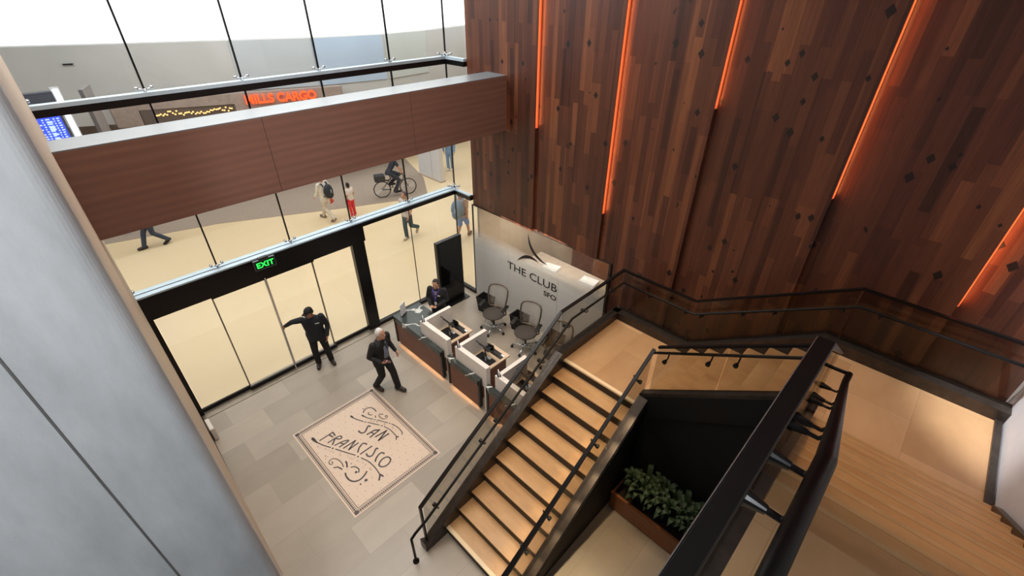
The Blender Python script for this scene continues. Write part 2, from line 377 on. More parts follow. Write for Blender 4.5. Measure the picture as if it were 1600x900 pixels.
# frosted glass screen below the planks, with the office behind it
fw = struct('window_1', None, None, 'tall frosted glass screen below the plank wall')
for a, b in ((8.34, 7.04), (7.03, 5.44), (5.43, 4.17)):
    obj('pane', bx(7.085, 7.1, b, a, .02, 2.73), M_FROST, fw)
obj('frame', boxes((7.07, 7.11, 4.12, 4.17, 0, 2.75), (7.07, 7.11, 8.34, 8.36, 0, 2.75), (7.07, 7.11, 4.17, 8.34, 2.73, 2.745)), M_BRONZE, fw)
struct('wall_back', boxes((10.3, 10.4, 3.6, 8.36, 0, 3)), M_BEIGE, 'beige back wall of the office')
struct('wall_back', boxes((7.25, 10.3, 8.28, 8.36, 0, 10)), M_BEIGE, 'beige end wall between office and concourse')
struct('wall_back', boxes((7.25, 10.3, 3.6, 3.7, 0, 3)), M_BEIGE, 'beige near wall of the office')
struct('ceiling', bx(7.25, 10.4, 3.6, 8.28, 3.0, 3.1), M_WALLW, 'office ceiling')
struct('wall_front', bx(-.5, 7.22, -1.74, -1.60, 0, 9.9), M_WALLW, 'white wall along the outer side of the upper flight')

# storefront: doors, fixed glass, transom, upper glazing
YS = 9.07; XC = 7.12
JX = [.0, 1.40, 2.78, 4.14, 5.67, XC]
win = struct('window_2', None, None, 'full height frameless glass storefront with black bars')
for i in range(5):
    obj('pane', bx(JX[i] + .006, JX[i + 1] - .006, YS, YS + .016, 3.02, 5.96), M_CLEAR, win)
    obj('pane', bx(JX[i] + .006, JX[i + 1] - .006, YS, YS + .016, 6.08, 9.9), M_CLEAR, win)
for z0, z1 in ((3.02, 5.96), (6.08, 9.9), (.1, 2.85)):
    obj('pane', bx(XC - .016, XC, 8.37, YS, z0, z1), M_CLEAR, win)
for a, b in ((4.35, 5.65), (5.662, XC - .02)):
    obj('pane', bx(a, b, YS, YS + .016, .1, 2.85), M_CLEAR, win)
for z0, z1 in ((3.02, 9.9),):
    for x in JX[:-1]: obj('glazing_joint', bx(x - .012, x + .012, YS - .018, YS + .02, z0, z1), M_FRAME, win)
obj('glazing_joint', bx(XC - .014, XC + .006, YS - .02, YS + .02, .1, 9.9), M_FRAME, win)
obj('glazing_joint', bx(5.65, 5.662, YS - .006, YS + .02, .1, 2.85), M_FRAME, win)
obj('bottom_rail', boxes((4.33, XC, YS - .06, YS + .05, 0, .1), (XC - .07, XC + .02, 8.36, YS, 0, .1)), M_FRAME, win)
obj('lower_transom', boxes((4.33, XC + .02, YS - .10, YS + .06, 2.85, 2.97), (XC - .09, XC + .02, 8.36, YS - .10, 2.85, 2.97)), M_FRAME, win)
obj('ledge', boxes((-.02, XC + .02, YS - .14, YS - .02, 2.97, 3.0), (XC - .11, XC - .02, 8.36, YS - .14, 2.97, 3.0), (-.02, XC + .02, YS + .02, YS + .14, 2.97, 3.0)), M_LEDGE, win)
obj('upper_bar', boxes((-.02, XC + .02, YS - .10, YS + .06, 5.93, 6.03), (XC - .09, XC + .02, 8.36, YS - .10, 5.93, 6.03)), M_FRAME, win)
obj('ledge', boxes((-.02, XC + .02, YS - .095, YS + .05, 6.03, 6.085), (XC - .085, XC + .02, 8.36, YS - .095, 6.03, 6.085)), M_LEDGE, win)
def spider():
    bm = bmesh.new()
    cone(bm, (0, .0, 0), (0, -.05, 0), .022, .022)
    for s in (-1, 1):
        tube(bm, [(0, -.045, 0), (s * .05, -.045, .02), (s * .095, -.03, .03)], .011, 8)
        cone(bm, (s * .095, -.045, .03), (s * .095, .004, .03), .024, .024)
    tube(bm, [(0, -.045, 0), (0, -.05, -.06)], .012, 8)
    return mesh_of(bm, 'spider_fitting', True)
sp = spider()
for z in (3.06, 6.11):
    for x in JX:
        o = obj('spider_fitting', sp, M_CHROME, win); o.location = (x if x < 7 else x - .12, YS - .005, z); o['_t'] = 1
    o = obj('spider_fitting', sp, M_CHROME, win); o.location = (XC - .01, YS - .12, z); o.rotation_euler = (0, 0, -PI / 2); o['_t'] = 1
door = struct('door_1', None, None, 'black framed sliding glass entrance doors')
obj('header', bx(.06, 4.34, YS - .13, YS + .1, 2.52, 2.97), M_FRAME, door)
obj('post', bx(4.03, 4.33, YS - .07, YS + .06, 0, 2.52), M_FRAME, door)
obj('post', bx(.07, .16, YS - .07, YS + .06, 0, 2.52), M_FRAME, door)
for i, (a, b, dy) in enumerate(((.16, 1.12, .03), (1.10, 2.085, -.03), (2.105, 3.12, -.03), (3.10, 4.03, .03))):
    p = obj('door_leaf', boxes((a, b, YS + dy - .022, YS + dy + .022, .015, .1), (a, b, YS + dy - .022, YS + dy + .022, 2.44, 2.52)), M_FRAME, door)
    obj('pane', bx(a + .012, b - .012, YS + dy - .006, YS + dy + .006, .1, 2.44), M_CLEAR, p)
    st = M_CHROME if i in (1, 2) else M_FRAME
    if i in (1, 2):
        e = b if i == 1 else a
        obj('edge_strip', bx(e - .012, e + .012, YS + dy - .018, YS + dy + .018, .1, 2.44), M_CHROME, p)
    e = b if i in (0,) else a
    if i in (0, 3): obj('edge_strip', bx(e - .012, e + .012, YS + dy - .018, YS + dy + .018, .1, 2.44), plain('bronze edge', (120, 110, 96), .3, .6), p)
obj('threshold', bx(.1, 4.2, YS - .2, YS + .16, 0, .012), plain('steel threshold', (150, 140, 125), .35, .6), door)

# concourse beyond
bm = bmesh.new()
wl = [(-16, 29.5), (.3, 22.6), (3, 21.2), (5.7, 20.0), (8.5, 18.8), (11.2, 18.2), (13.5, 18.4), (16, 19.0), (24, 19.6), (32, 20)]
poly_prism(bm, [(x, y) for x, y in wl] + [(x, y + .5) for x, y in wl[::-1]], 3.2, 5.68)
struct('wall_back', bm, M_BULK, 'pale grey curved bulkhead over the concourse shops')
bm = bmesh.new()
poly_prism(bm, [(x, y + 2.4) for x, y in wl] + [(x, y + 2.6) for x, y in wl[::-1]], 0, 3.2)
struct('wall_back', bm, plain('dim shop interior', (120, 104, 92), .7), 'shopfronts under the bulkhead')
bm = bmesh.new()
poly_prism(bm, [(x, y + 2.9) for x, y in wl] + [(x, y + 3.1) for x, y in wl[::-1]], 5.0, 10.5)
struct('window_3', bm, M_GLOWWALL, 'glowing white upper wall above the bulkhead')
def on_wall(x, off=0):
    for (x0, y0), (x1, y1) in zip(wl, wl[1:]):
        if x0 <= x <= x1:
            t = (x - x0) / (x1 - x0); d = Vector((x1 - x0, y1 - y0)).normalized()
            return (x + off * d.y, y0 + t * (y1 - y0) - off * d.x, math.atan2(d.y, d.x))
for a, b, m_, lb in ((6.0, 8.49, plain('grey blue panel', (174, 180, 186), .5, 0, .03, 1), 'grey blue panel on the concourse bulkhead'), (8.52, 11.15, M_BULKB, 'pale sky blue panel on the concourse bulkhead'), (11.25, 13.4, plain('pale green grey panel', (182, 186, 184), .5, 0, .03, 1), 'pale green grey panel on the concourse bulkhead')):
    pa = on_wall(a, .03); pb = on_wall(b, .03); bm = bmesh.new()
    poly_prism(bm, [pa[:2], pb[:2], (pb[0], pb[1] + .025), (pa[0], pa[1] + .025)], 4.05, 5.66)
    struct('trim_1', bm, m_, lb)
q = on_wall(1.65, .02)
av = thing('air_vent', 'small dark slot vent high on the pale bulkhead', 'vent', (q[0], q[1], 5.15), q[2]); obj('slot', bx(-.13, .13, -.03, .0, -.025, .025), M_VOID, av); obj('rim', boxes((-.16, .16, -.02, .01, .025, .04), (-.16, .16, -.02, .01, -.04, -.025)), M_BULK, av)
struct('wall_right', bx(17.0, 17.3, 9.4, 19.0, 0, 5.6), M_BEIGE, 'beige concourse wall far to the right')

# ================================================================ BEAM
beam = thing('wood_beam', 'walnut veneered box beam spanning the lobby in front of the glass', 'beam')
xs = [-.04, 2.28, 4.75, 7.10]
for a, b in zip(xs, xs[1:]):
    obj('veneer_panel', bx(a + .003, b - .003, 7.10, 7.13, 4.82, 5.895), M_VENEER, beam)
obj('box_core', bx(-.04, 7.10, 7.13, 7.66, 4.82, 5.89), M_VENEER, beam)
obj('top_board', bx(-.04, 7.10, 7.10, 7.68, 5.895, 5.91), plain('beam top sheen', (118, 123, 128), .3, 0, .05), beam, label='top board of the beam, paled for the light it reflects')  # pale colour stands in for light reflected off the veneered beam's top
rebase(beam, (3.5, 7.4, 4.82))

# ================================================================ STAIRCASE
H = .179; D = .279; X0 = 2.13; Z1 = 1.97; Z2 = 3.22
stair = thing('staircase', 'three flight stone staircase turning around a dark well', 'staircase')
nos = plain('pale stair nosing', (244, 218, 176), .3, 0, .05)
def tread_x(x, y0, y1, z, sgn):        # nosing at x, tread goes towards sgn
    a, b = sorted((x, x + sgn * (D + .02)))
    t = obj('tread', bx(a, b, y0, y1, z - .022, z, bevel=.005), M_TREAD, stair); return t
for i in range(10):
    x = X0 + i * D; z = H * (i + 1)
    t = tread_x(x, 2.09, 3.53, z, 1)
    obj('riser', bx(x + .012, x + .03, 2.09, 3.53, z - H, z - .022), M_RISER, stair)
    if i == 0: obj('nosing_strip', bx(x - .004, x + .06, 2.09, 3.53, z - .03, z + .003, bevel=.004), nos, t)
xl = X0 + 10 * D
L1 = obj('landing', bx(xl, 6.56, 2.02, 3.53, Z1 - .03, Z1), M_STEP, stair)
obj('nosing_strip', bx(xl - .004, xl + .06, 2.09, 3.53, Z1 - .03, Z1 + .003), nos, L1)
obj('riser', bx(xl + .012, xl + .05, 2.09, 3.53, Z1 - H, Z1 - .03), M_RISER, stair)
obj('soffit', bx(xl + .05, 6.7, 2.02, 3.66, Z1 - .3, Z1 - .05), M_VOID, stair)
Y2 = 2.02
for i in range(6):
    y = Y2 - i * D; z = Z1 + H * (i + 1)
    obj('tread', bx(5.1, 6.56, y - D - .02, y, z - .022, z, bevel=.005), M_TREAD, stair)
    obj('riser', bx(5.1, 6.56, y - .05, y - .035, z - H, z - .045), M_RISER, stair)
y2e = Y2 - 6 * D
X3 = 4.92
L2 = obj('landing', bx(X3, 6.56, -1.52, y2e, Z2 - .05, Z2), M_STEP, stair)
obj('riser', bx(5.1, 6.56, y2e - .05, y2e - .035, Z2 - H, Z2 - .05), M_RISER, stair)
obj('soffit', bx(X3, 6.7, -1.6, y2e - .05, Z2 - .3, Z2 - .05), M_VOID, stair)
for i in range(11):
    x = X3 - i * D; z = Z2 + H * (i + 1)
    t = tread_x(x, -1.52, .02, z, -1)
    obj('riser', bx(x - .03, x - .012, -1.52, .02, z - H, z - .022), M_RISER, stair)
    obj('nosing_strip', bx(x - .028, x + .003, -1.52, .02, z - .024, z + .0015), plain('nosing highlight', (200, 164, 118), .4), t)  # strip paints the highlight line along each upper flight nosing
x3e = X3 - 11 * D
obj('riser', bx(x3e - .05, x3e - .035, -1.52, .02, ZU - H, ZU - .045), M_RISER, stair)
# stringers: sloped steel box sections
SL = H / D
def nz1(x): return H + (x - X0) * SL
def nz2(y): return Z1 + (Y2 - y) * SL + H
def nz3(x): return Z2 + (X3 - x) * SL + H
def stringer(pts, c0, c1, axis, m=M_BRONZE):
    bm = bmesh.new(); side_prism(bm, pts, c0, c1, axis); return obj('stringer', bm, m, stair)
o1 = .16
stringer([(1.72, 0), (1.72, .19), (1.80, nz1(1.80) + o1), (xl - .05, Z1 + o1 + .0), (xl - .05, Z1 - .35), (2.25, 0)], 3.53, 3.68, 'y')
stringer([(xl - .05, Z1 - .35), (xl - .05, Z1 + o1), (6.70, Z1 + o1), (6.70, Z1 - .35)], 3.53, 3.68, 'y')
stringer([(1.72, 0), (1.72, .19), (1.80, nz1(1.80) + .12), (xl + .05, Z1 + .17), (5.07, Z1 + .17), (5.07, Z1 - .35), (xl - .1, Z1 - .35), (2.25, 0)], 1.93, 2.09, 'y')
stringer([(3.66, Z1 - .35), (3.66, Z1 + o1), (Y2 + .12, Z1 + o1), (y2e, Z2 + o1), (-1.62, Z2 + o1), (-1.62, Z2 - .35), (y2e, Z2 - .35), (Y2 + .12, Z1 - .35)][::-1], 6.56, 6.78, 'x')
stringer([(2.09, Z1 - .35), (2.09, Z1 + .2), (y2e, Z2 + .2), (.02, Z2 + .2), (.02, Z2 - .35), (y2e, Z2 - .35)][::-1], 4.98, 5.1, 'x')
stringer([(5.1, Z2 - .35), (5.1, Z2 + .17), (X3 + .05, Z2 + .17), (x3e, ZU + .12), (x3e - .25, ZU + .12), (x3e - .25, ZU - .4), (x3e, ZU - .35), (X3, Z2 - .35)], .02, .2, 'y')
stringer([(6.60, Z2 - .35), (6.60, Z2 + .03), (X3 + .1, Z2 + .03), (X3, Z2 + H + .03), (x3e, ZU + .03), (x3e - .3, ZU + .03), (x3e - .3, ZU - .4), (x3e, ZU - .35), (X3, Z2 - .35)], -1.585, -1.52, 'y')
bm = bmesh.new(); side_prism(bm, [(2.085, Z1 - .34), (2.085, Z1 + .14), (y2e, Z2 + .14), (.03, Z2 + .14), (.03, Z2 - .34), (y2e, Z2 - .34)][::-1], 4.972, 4.98, 'x'); obj('stringer_face', bm, M_VOID, stair)
bm = bmesh.new(); side_prism(bm, [(1.75, 0), (1.75, .16), (1.82, nz1(1.82) + .05), (xl + .04, Z1 + .10), (4.97, Z1 + .10), (4.97, Z1 - .34), (xl - .1, Z1 - .34), (2.25, 0)], 1.922, 1.93, 'y'); obj('stringer_face', bm, M_VOID, stair)
# black boarding around the dark stair well
bm = bmesh.new(); side_prism(bm, [(1.96, 0), (1.96, Z1 + .1), (y2e, Z2 + .1), (.13, Z2 + .1), (.13, 0)], 5.0, 5.06, 'x'); obj('well_panel', bm, M_VOID, stair)
bm = bmesh.new(); side_prism(bm, [(2.2, .0), (xl, Z1 - .3), (5.06, Z1 - .3), (5.06, 0)], 1.97, 2.03, 'y'); obj('well_panel', bm, M_VOID, stair)
bm = bmesh.new(); side_prism(bm, [(5.06, 0), (5.06, Z2 - .3), (X3, Z2 - .3), (x3e, ZU - .35), (-1, ZU - .35), (-1, 0)], .06, .12, 'y'); obj('well_panel', bm, M_VOID, stair)
rebase(stair, (3.5, 2.8, 0))

# ================================================================ RAILINGS
def bracket(p, side, up=.06, reach=.11, k=1.0):
    # puck on the glass at p; side = unit vector from glass to rail
    bm = bmesh.new(); p = Vector(p); s = Vector(side)
    cone(bm, p - s * .018, p + s * .012, .033 * k, .032 * k, 14)
    cone(bm, p + s * .012, p + s * reach * .5, .028 * k, .015 * k, 14)
    tube(bm, [p + s * reach * .45, p + s * reach * .8, p + s * reach * .95 + V(0, 0, up * .45), p + s * reach + V(0, 0, up)], .0115 * k, 8)
    return bm
def lerp(a, b, t): return Vector(a) * (1 - t) + Vector(b) * t
def guard_glass(root, a0, a1, b0, b1, axis, c, gaps=1):
    # pane between bottom edge a0-a1 and top edge b0-b1 (u, z pairs), split in equal panes
    for i in range(gaps):
        t0 = i / gaps; t1 = (i + 1) / gaps
        P = lambda p, q, t: (p[0] + (q[0] - p[0]) * t, p[1] + (q[1] - p[1]) * t)
        e = .004
        q = [P(a0, a1, t0 + e), P(a0, a1, t1 - e), P(b0, b1, t1 - e), P(b0, b1, t0 + e)]
        bm = bmesh.new(); side_prism(bm, q, c - .008, c + .008, axis); obj('glass_pane', bm, M_TINT, root)
capP = rect(.05, .03)
# outer guard: first flight, landing, along the plank wall and second landing
og = thing('stair_railing', 'outer glass railing with dark rails up past the desks and along the plank wall', 'railing')
bm = bmesh.new(); sweep(bm, [(1.80, 3.62, .15), (1.79, 3.62, 1.04), (4.86, 3.62, 3.0), (6.70, 3.62, 3.0), (6.70, 2.2, 3.0), (6.70, .2, 4.20), (6.70, -1.6, 4.20)], capP)
obj('cap_rail', bm, M_CAPM, og)
hp = [(1.52, 3.535, .0), (1.52, 3.535, .64), (1.60, 3.535, .70), (1.80, 3.535, .78), (5.06, 3.535, 2.80), (6.61, 3.535, 2.80), (6.61, 2.14, 2.80), (6.61, .14, 3.99), (6.61, -1.6, 3.99)]
bm = bmesh.new(); tube(bm, hp, .021, 10); cone(bm, (1.52, 3.535, 0), (1.52, 3.535, .012), .05, .05, 16)
hr = obj('handrail', bm, M_CAPM, og, True)
for t, seg in ((.07, 4), (.37, 4), (.47, 4), (.78, 4), (.97, 4)):
    p = lerp(hp[3], hp[4], t); obj('bracket', bracket((p.x, 3.612, p.z - .07), (0, -1, 0)), M_BLACK, hr)
for x in (5.45, 6.3): obj('bracket', bracket((x, 3.612, 2.73), (0, -1, 0)), M_BLACK, hr)
for y in (3.0, 2.3): obj('bracket', bracket((6.69, y, 2.73), (-1, 0, 0)), M_BLACK, hr)
for t in (.05, .35, .55, .92): p = lerp(hp[6], hp[7], t); obj('bracket', bracket((6.69, p.y, p.z - .07), (-1, 0, 0)), M_BLACK, hr)
for y in (-.1, -1.5): obj('bracket', bracket((6.69, y, 3.92), (-1, 0, 0)), M_BLACK, hr)
guard_glass(og, (1.83, nz1(1.83) + o1), (4.86, Z1 + o1), (1.83, 1.05), (4.86, 2.99), 'y', 3.62, 2)
guard_glass(og, (4.88, Z1 + o1), (6.68, Z1 + o1), (4.88, 2.99), (6.68, 2.99), 'y', 3.62, 1)
guard_glass(og, (3.6, Z1 + o1), (2.2, Z1 + o1), (3.6, 2.99), (2.2, 2.99), 'x', 6.70, 1)
guard_glass(og, (2.19, Z1 + o1), (.2, Z2 + o1), (2.19, 2.99), (.2, 4.19), 'x', 6.70, 2)
guard_glass(og, (.19, Z2 + o1), (-1.6, Z2 + o1), (.19, 4.19), (-1.6, 4.19), 'x', 6.70, 1)
rebase(og, (1.8, 3.62, 0))
# inner guard around the well
ig = thing('stair_railing', 'inner glass railing around the dark stair well ending in the broad rail beside the camera', 'railing')
bm = bmesh.new(); sweep(bm, [(1.7, 2.03, 1.0), (1.8, 2.03, 1.02), (5.02, 2.03, 3.09)], capP); obj('cap_rail', bm, M_CAPM, ig)
bm = bmesh.new(); sweep(bm, [(5.07, 1.99, 3.12), (5.07, .2, 4.25)], capP); obj('cap_rail', bm, M_CAPM, ig)
bm = bmesh.new(); sweep(bm, [(5.07, .08, 4.25), (4.99, .08, 4.28), (1.66, .075, 6.44), (-1.2, .075, 6.44)], [(-.029, -.011), (-.025, -.016), (.025, -.016), (.029, -.011), (.029, .011), (.025, .016), (-.025, .016), (-.029, .011)]); obj('cap_rail', bm, M_CAPM, ig)
ih = [(1.7, 2.10, .82), (5.13, 2.10, 2.89), (5.14, 2.10, 2.90), (5.14, .3, 3.95), (5.14, -.085, 3.97), (4.95, -.085, 3.99), (1.45, -.085, 6.14), (-1.2, -.085, 6.14)]
bm = bmesh.new(); tube(bm, ih[:2], .021, 12); hA = obj('handrail', bm, M_CAPM, ig, True)
bm = bmesh.new(); tube(bm, ih[2:5], .021, 12); hB = obj('handrail', bm, M_CAPM, ig, True)
bm = bmesh.new(); tube(bm, ih[4:], .033, 16); hC = obj('handrail', bm, M_CAPM, ig, True)
for t in (.2, .33, .62, .9): p = lerp(ih[0], ih[1], t); obj('bracket', bracket((p.x, 2.035, p.z - .09), (0, 1, 0)), M_BLACK, hA)
for y in (1.86, 1.29, .97): obj('bracket', bracket((5.065, y, 2.90 + (2.1 - y) * .585 - .12), (1, 0, 0), .1), M_BLACK, hB)
for x in (4.5, 3.5, 3.25, 2.35, 2.12): p = lerp(ih[5], ih[6], (4.95 - x) / 3.5); obj('bracket', bracket((x, .07, p.z - .11), (0, -1, 0), .09, .155), M_BLACK, hC)
for x in (1.42, 1.19, .62): obj('bracket', bracket((x, .07, 6.06), (0, -1, 0), .07, .155, 1.15), M_BLACK, hC)
guard_glass(ig, (1.8, nz1(1.8) + .12), (5.0, Z1 + .17), (1.8, 1.0), (5.0, 3.07), 'y', 2.03, 3)
guard_glass(ig, (1.99, Z1 + .25), (.2, Z2 + .2), (1.99, 3.1), (.2, 4.23), 'x', 5.07, 2)
guard_glass(ig, (4.98, Z2 + .17), (1.68, ZU + .1), (4.98, 4.26), (1.68, 6.42), 'y', .078, 3)
guard_glass(ig, (1.66, ZU - .1), (-1.2, ZU - .1), (1.66, 6.425), (-1.2, 6.425), 'y', .078, 2)
obj('fascia', bx(-1.2, 1.60, .02, .2, ZU - .35, ZU + .12), M_BRONZE, ig, label='dark steel edge of the upper floor')
for x in (2.25, 2.62, 3.05, 3.45, 3.9, 4.3):
    z_ = 1.02 + (x - 1.8) * .643
    obj('rail_light', bx(x - .02, x + .02, 2.022, 2.038, z_ - .024, z_ - .016), emit('warm rail light', (255, 196, 120), 3), ig)
    lamp('SPOT', 'rail_light_beam', (x, 1.985, z_ - .035), (x, 1.975, 0), 26, (1.0, .74, .44), spot=70, blend=.5, rad=.015)
obj('edge_highlight', bx(-1.2, 1.66, .1035, .1065, 6.430, 6.4545), M_CHROME, ig, label='added strip imitating the daylight glint on the broad rail')  # strip added to draw the daylight highlight along the black rail's edge
rebase(ig, (1.8, 2.03, 0))
# ================================================================ FLOOR MOSAIC
STROKES=[(0.025,[(0.322,1.895),(0.592,1.898),(0.587,1.799)]),(0.026,[(0.51,1.899),(0.538,1.795)]),(0.025,[(0.398,1.733),(0.662,1.734),(0.659,1.64),(0.598,1.652),(0.558,1.731)]),(0.026,[(0.558,1.731),(0.446,1.632)]),(0.025,[(0.461,1.585),(0.591,1.565),(0.673,1.54),(0.742,1.48),(0.508,1.485)]),(0.022,[(0.573,1.556),(0.61,1.476)]),(0.025,[(0.558,1.404),(0.809,1.402),(0.608,1.301),(0.813,1.313)]),(0.027,[(0.916,1.156),(0.905,1.22),(0.862,1.242),(0.769,1.201),(0.695,1.121)]),(0.026,[(0.719,1.056),(0.961,1.058)]),(0.027,[(1.012,0.913),(1.006,0.96),(0.966,0.939),(0.874,0.869),(0.813,0.871),(0.782,0.932),(0.803,0.991)]),(0.027,[(1.039,0.732),(1.029,0.793),(0.975,0.808),(0.874,0.769),(0.821,0.705)]),(0.026,[(1.064,0.597),(1.05,0.532),(0.963,0.484),(0.866,0.504),(0.824,0.567),(0.849,0.628),(0.943,0.669),(1.03,0.652),(1.064,0.597)]),(0.048,[(0.242,2.041),(0.248,1.959)]),(0.032,[(0.247,1.971),(0.257,1.897)]),(0.02,[(0.257,1.897),(0.313,1.746),(0.388,1.597)]),(0.019,[(0.439,1.493),(0.536,1.292),(0.632,1.104)]),(0.018,[(0.679,0.977),(0.736,0.821),(0.757,0.634),(0.743,0.459),(0.724,0.376)]),(0.028,[(0.759,0.346),(0.742,0.414),(0.669,0.331)]),(0.015,[(0.351,1.026),(0.374,1.139),(0.357,1.253),(0.317,1.324),(0.253,1.349),(0.202,1.312),(0.2,1.247),(0.243,1.232),(0.263,1.27),(0.242,1.291)]),(0.021,[(0.307,1.004),(0.277,1.102),(0.22,1.14)]),(0.026,[(0.397,0.98),(0.427,1.046),(0.439,1.102)]),(0.02,[(0.439,0.927),(0.499,0.895),(0.528,0.819),(0.52,0.76),(0.48,0.725)]),(0.027,[(0.312,0.896),(0.285,0.812),(0.287,0.701),(0.338,0.612),(0.419,0.575),(0.52,0.592),(0.609,0.642)]),(0.029,[(1.193,1.487),(1.183,1.543),(1.126,1.509),(1.054,1.448),(0.989,1.458),(0.965,1.538),(0.976,1.571)]),(0.028,[(1.048,1.366),(1.2,1.355),(1.277,1.289),(1.051,1.264)]),(0.023,[(1.126,1.364),(1.145,1.289)]),(0.028,[(1.139,1.197),(1.367,1.176),(1.125,1.082),(1.35,1.082)]),(0.034,[(1.054,2.011),(1.061,1.957)]),(0.019,[(1.058,1.966),(1.09,1.856),(1.159,1.71)]),(0.016,[(1.208,1.633),(1.342,1.393)]),(0.016,[(1.388,1.301),(1.43,1.135),(1.431,0.978),(1.423,0.899)]),(0.02,[(1.447,0.879),(1.427,0.912),(1.381,0.859)]),(0.028,[(1.226,1.868),(1.237,1.819)]),(0.017,[(1.235,1.828),(1.26,1.744),(1.33,1.614)]),(0.015,[(1.376,1.544),(1.491,1.322)]),(0.016,[(1.528,1.251),(1.569,1.118),(1.573,0.967),(1.547,0.883),(1.52,0.877)]),(0.02,[(1.275,1.908),(1.329,1.962),(1.409,1.968),(1.47,1.919),(1.494,1.833),(1.485,1.744)]),(0.017,[(1.373,1.821),(1.345,1.837),(1.332,1.79),(1.36,1.738),(1.388,1.734)]),(0.017,[(1.389,1.613),(1.416,1.669)]),(0.014,[(1.467,1.629),(1.458,1.555),(1.477,1.465),(1.537,1.44),(1.588,1.471),(1.574,1.521),(1.541,1.506),(1.548,1.481)]),(0.017,[(1.49,1.642),(1.551,1.581)]),(0.008,[(1.271,1.627),(1.282,1.585)]),(0.008,[(1.308,1.578),(1.301,1.543)]),(0.008,[(1.353,1.532),(1.35,1.477)]),(0.007,[(1.414,1.354),(1.446,1.357),(1.41,1.313)]),(0.007,[(1.483,1.171),(1.512,1.169),(1.479,1.13),(1.506,1.125)])]
DOTS=[(0.409,1.549,0.019),(0.654,1.038,0.018),(0.458,0.766,0.025),(0.487,0.989,0.011),(0.5,0.493,0.029),(0.39,0.492,0.017),(0.226,1.485,0.009),(0.249,1.442,0.009),(0.204,1.428,0.009),(1.183,1.67,0.015),(1.369,1.343,0.015),(1.349,1.578,0.015),(1.511,1.287,0.015),(1.333,2.007,0.014),(1.405,2.014,0.011)]
CHARS=[('3',0.238,1.784),('7',0.254,1.732),('.',0.281,1.684),('7',0.303,1.635),('7',0.33,1.573),('4',0.356,1.511),('9',0.382,1.459),('N',0.451,1.318),('1',0.533,1.165),('2',0.55,1.113),('2',0.568,1.063),('.',0.605,1.046),('4',0.62,0.967),('1',0.637,0.915),('9',0.658,0.854),('4',0.677,0.786),('W',0.692,0.659)]
mos = obj('floor_mosaic', bx(0, 1.80, 0, 2.405, 0, .004), M_MOSA)
tag(mos, 'cream mosaic inlay with dark lettering set in the grey lobby floor', 'mosaic')
def strip(bm, pts, w, z):
    pts = [Vector((p[0], p[1])) for p in pts]; n = len(pts)
    # smooth longer strokes
    if n > 4 or (n == 3 and w < .02):
        cl = (pts[0] - pts[-1]).length < 1e-4
        for _ in range(2):
            q = [pts[0]] if not cl else []
            for a, b in zip(pts, pts[1:]): q += [a * .75 + b * .25, a * .25 + b * .75]
            q = q + [pts[-1]] if not cl else q + [q[0]]
            pts = q
    n = len(pts); L = []
    for i, p in enumerate(pts):
        d1 = (p - pts[i - 1]).normalized() if i else (pts[1] - p).normalized(); d2 = (pts[i + 1] - p).normalized() if i < n - 1 else d1
        t = d1 + d2; t = d2 if t.length < .3 else t.normalized(); nn = Vector((-t.y, t.x)) * w / 2
        L.append((bm.verts.new((p.x + nn.x, p.y + nn.y, z)), bm.verts.new((p.x - nn.x, p.y - nn.y, z))))
    for a, b in zip(L, L[1:]): bm.faces.new((a[0], a[1], b[1], b[0]))
bm = bmesh.new()
for i, (w, pts) in enumerate(STROKES):
    z_ = .0055 + .00002 * i; w *= 1.15
    if len(pts) <= 4 and w >= .02:
        for a, b in zip(pts, pts[1:]): strip(bm, [a, b], w, z_)
        for p in pts: cone(bm, (p[0], p[1], .005), (p[0], p[1], z_), w / 2, w / 2, 10)
    else: strip(bm, pts, w, z_)
for x, y, r in DOTS: cone(bm, (x, y, .0048), (x, y, .0058), r, r, 14)
obj('lettering', bm, M_MOSD, mos, label='dark grey city name and scrollwork')
bm = bmesh.new()
for c, x, y in CHARS:
    me = text_mesh(c, .062, .001); t2 = bmesh.new(); t2.from_mesh(me)
    bmesh.ops.transform(t2, matrix=Matrix.Translation((x - .03, y + .02, .0052)) @ Matrix.Rotation(-PI / 2 - .2, 4, 'Z'), verts=t2.verts)
    tm = bpy.data.meshes.new('t'); t2.to_mesh(tm); t2.free(); bm.from_mesh(tm)
obj('coordinates', bm, plain('faint mosaic text', (150, 132, 124), .5), mos)
bm = bmesh.new()
for i in range(11):
    for j in range(15):
        x = .16 + i * .148 + (j % 2) * .07; y = .17 + j * .148
        if x < 1.66: box(bm, x - .008, x + .008, y - .008, y + .008, .003, .0048)
obj('dot_pattern', bm, plain('taupe mosaic dots', (150, 132, 122), .5), mos)['kind'] = 'stuff'
bm = bmesh.new()
def ringrect(m, w):
    box(bm, m, 1.80 - m, m, m + w, .003, .005); box(bm, m, 1.80 - m, 2.405 - m - w, 2.405 - m, .003, .005)
    box(bm, m, m + w, m, 2.405 - m, .003, .005); box(bm, 1.80 - m - w, 1.80 - m, m, 2.405 - m, .003, .005)
ringrect(.030, .009); ringrect(.091, .009); ringrect(.118, .011)
k = 0
def lozenge(x, y):
    v = [bm.verts.new((x + a, y + b, .0052)) for a, b in ((.0225, 0), (0, .0225), (-.0225, 0), (0, -.0225))]; bm.faces.new(v)
n = 44
for i in range(n + 1):
    x = .065 + i * (1.67 / n)
    for y in (.065, 2.34): lozenge(x, y)
n = 60
for i in range(1, n):
    y = .065 + i * (2.275 / n)
    for x in (.065, 1.735): lozenge(x, y)
for x in (.065, 1.735):
    for y in (.065, 2.34): box(bm, x - .03, x + .03, y - .03, y + .03, .003, .0053)
obj('border', bm, M_MOSD, mos, label='dark chain border')
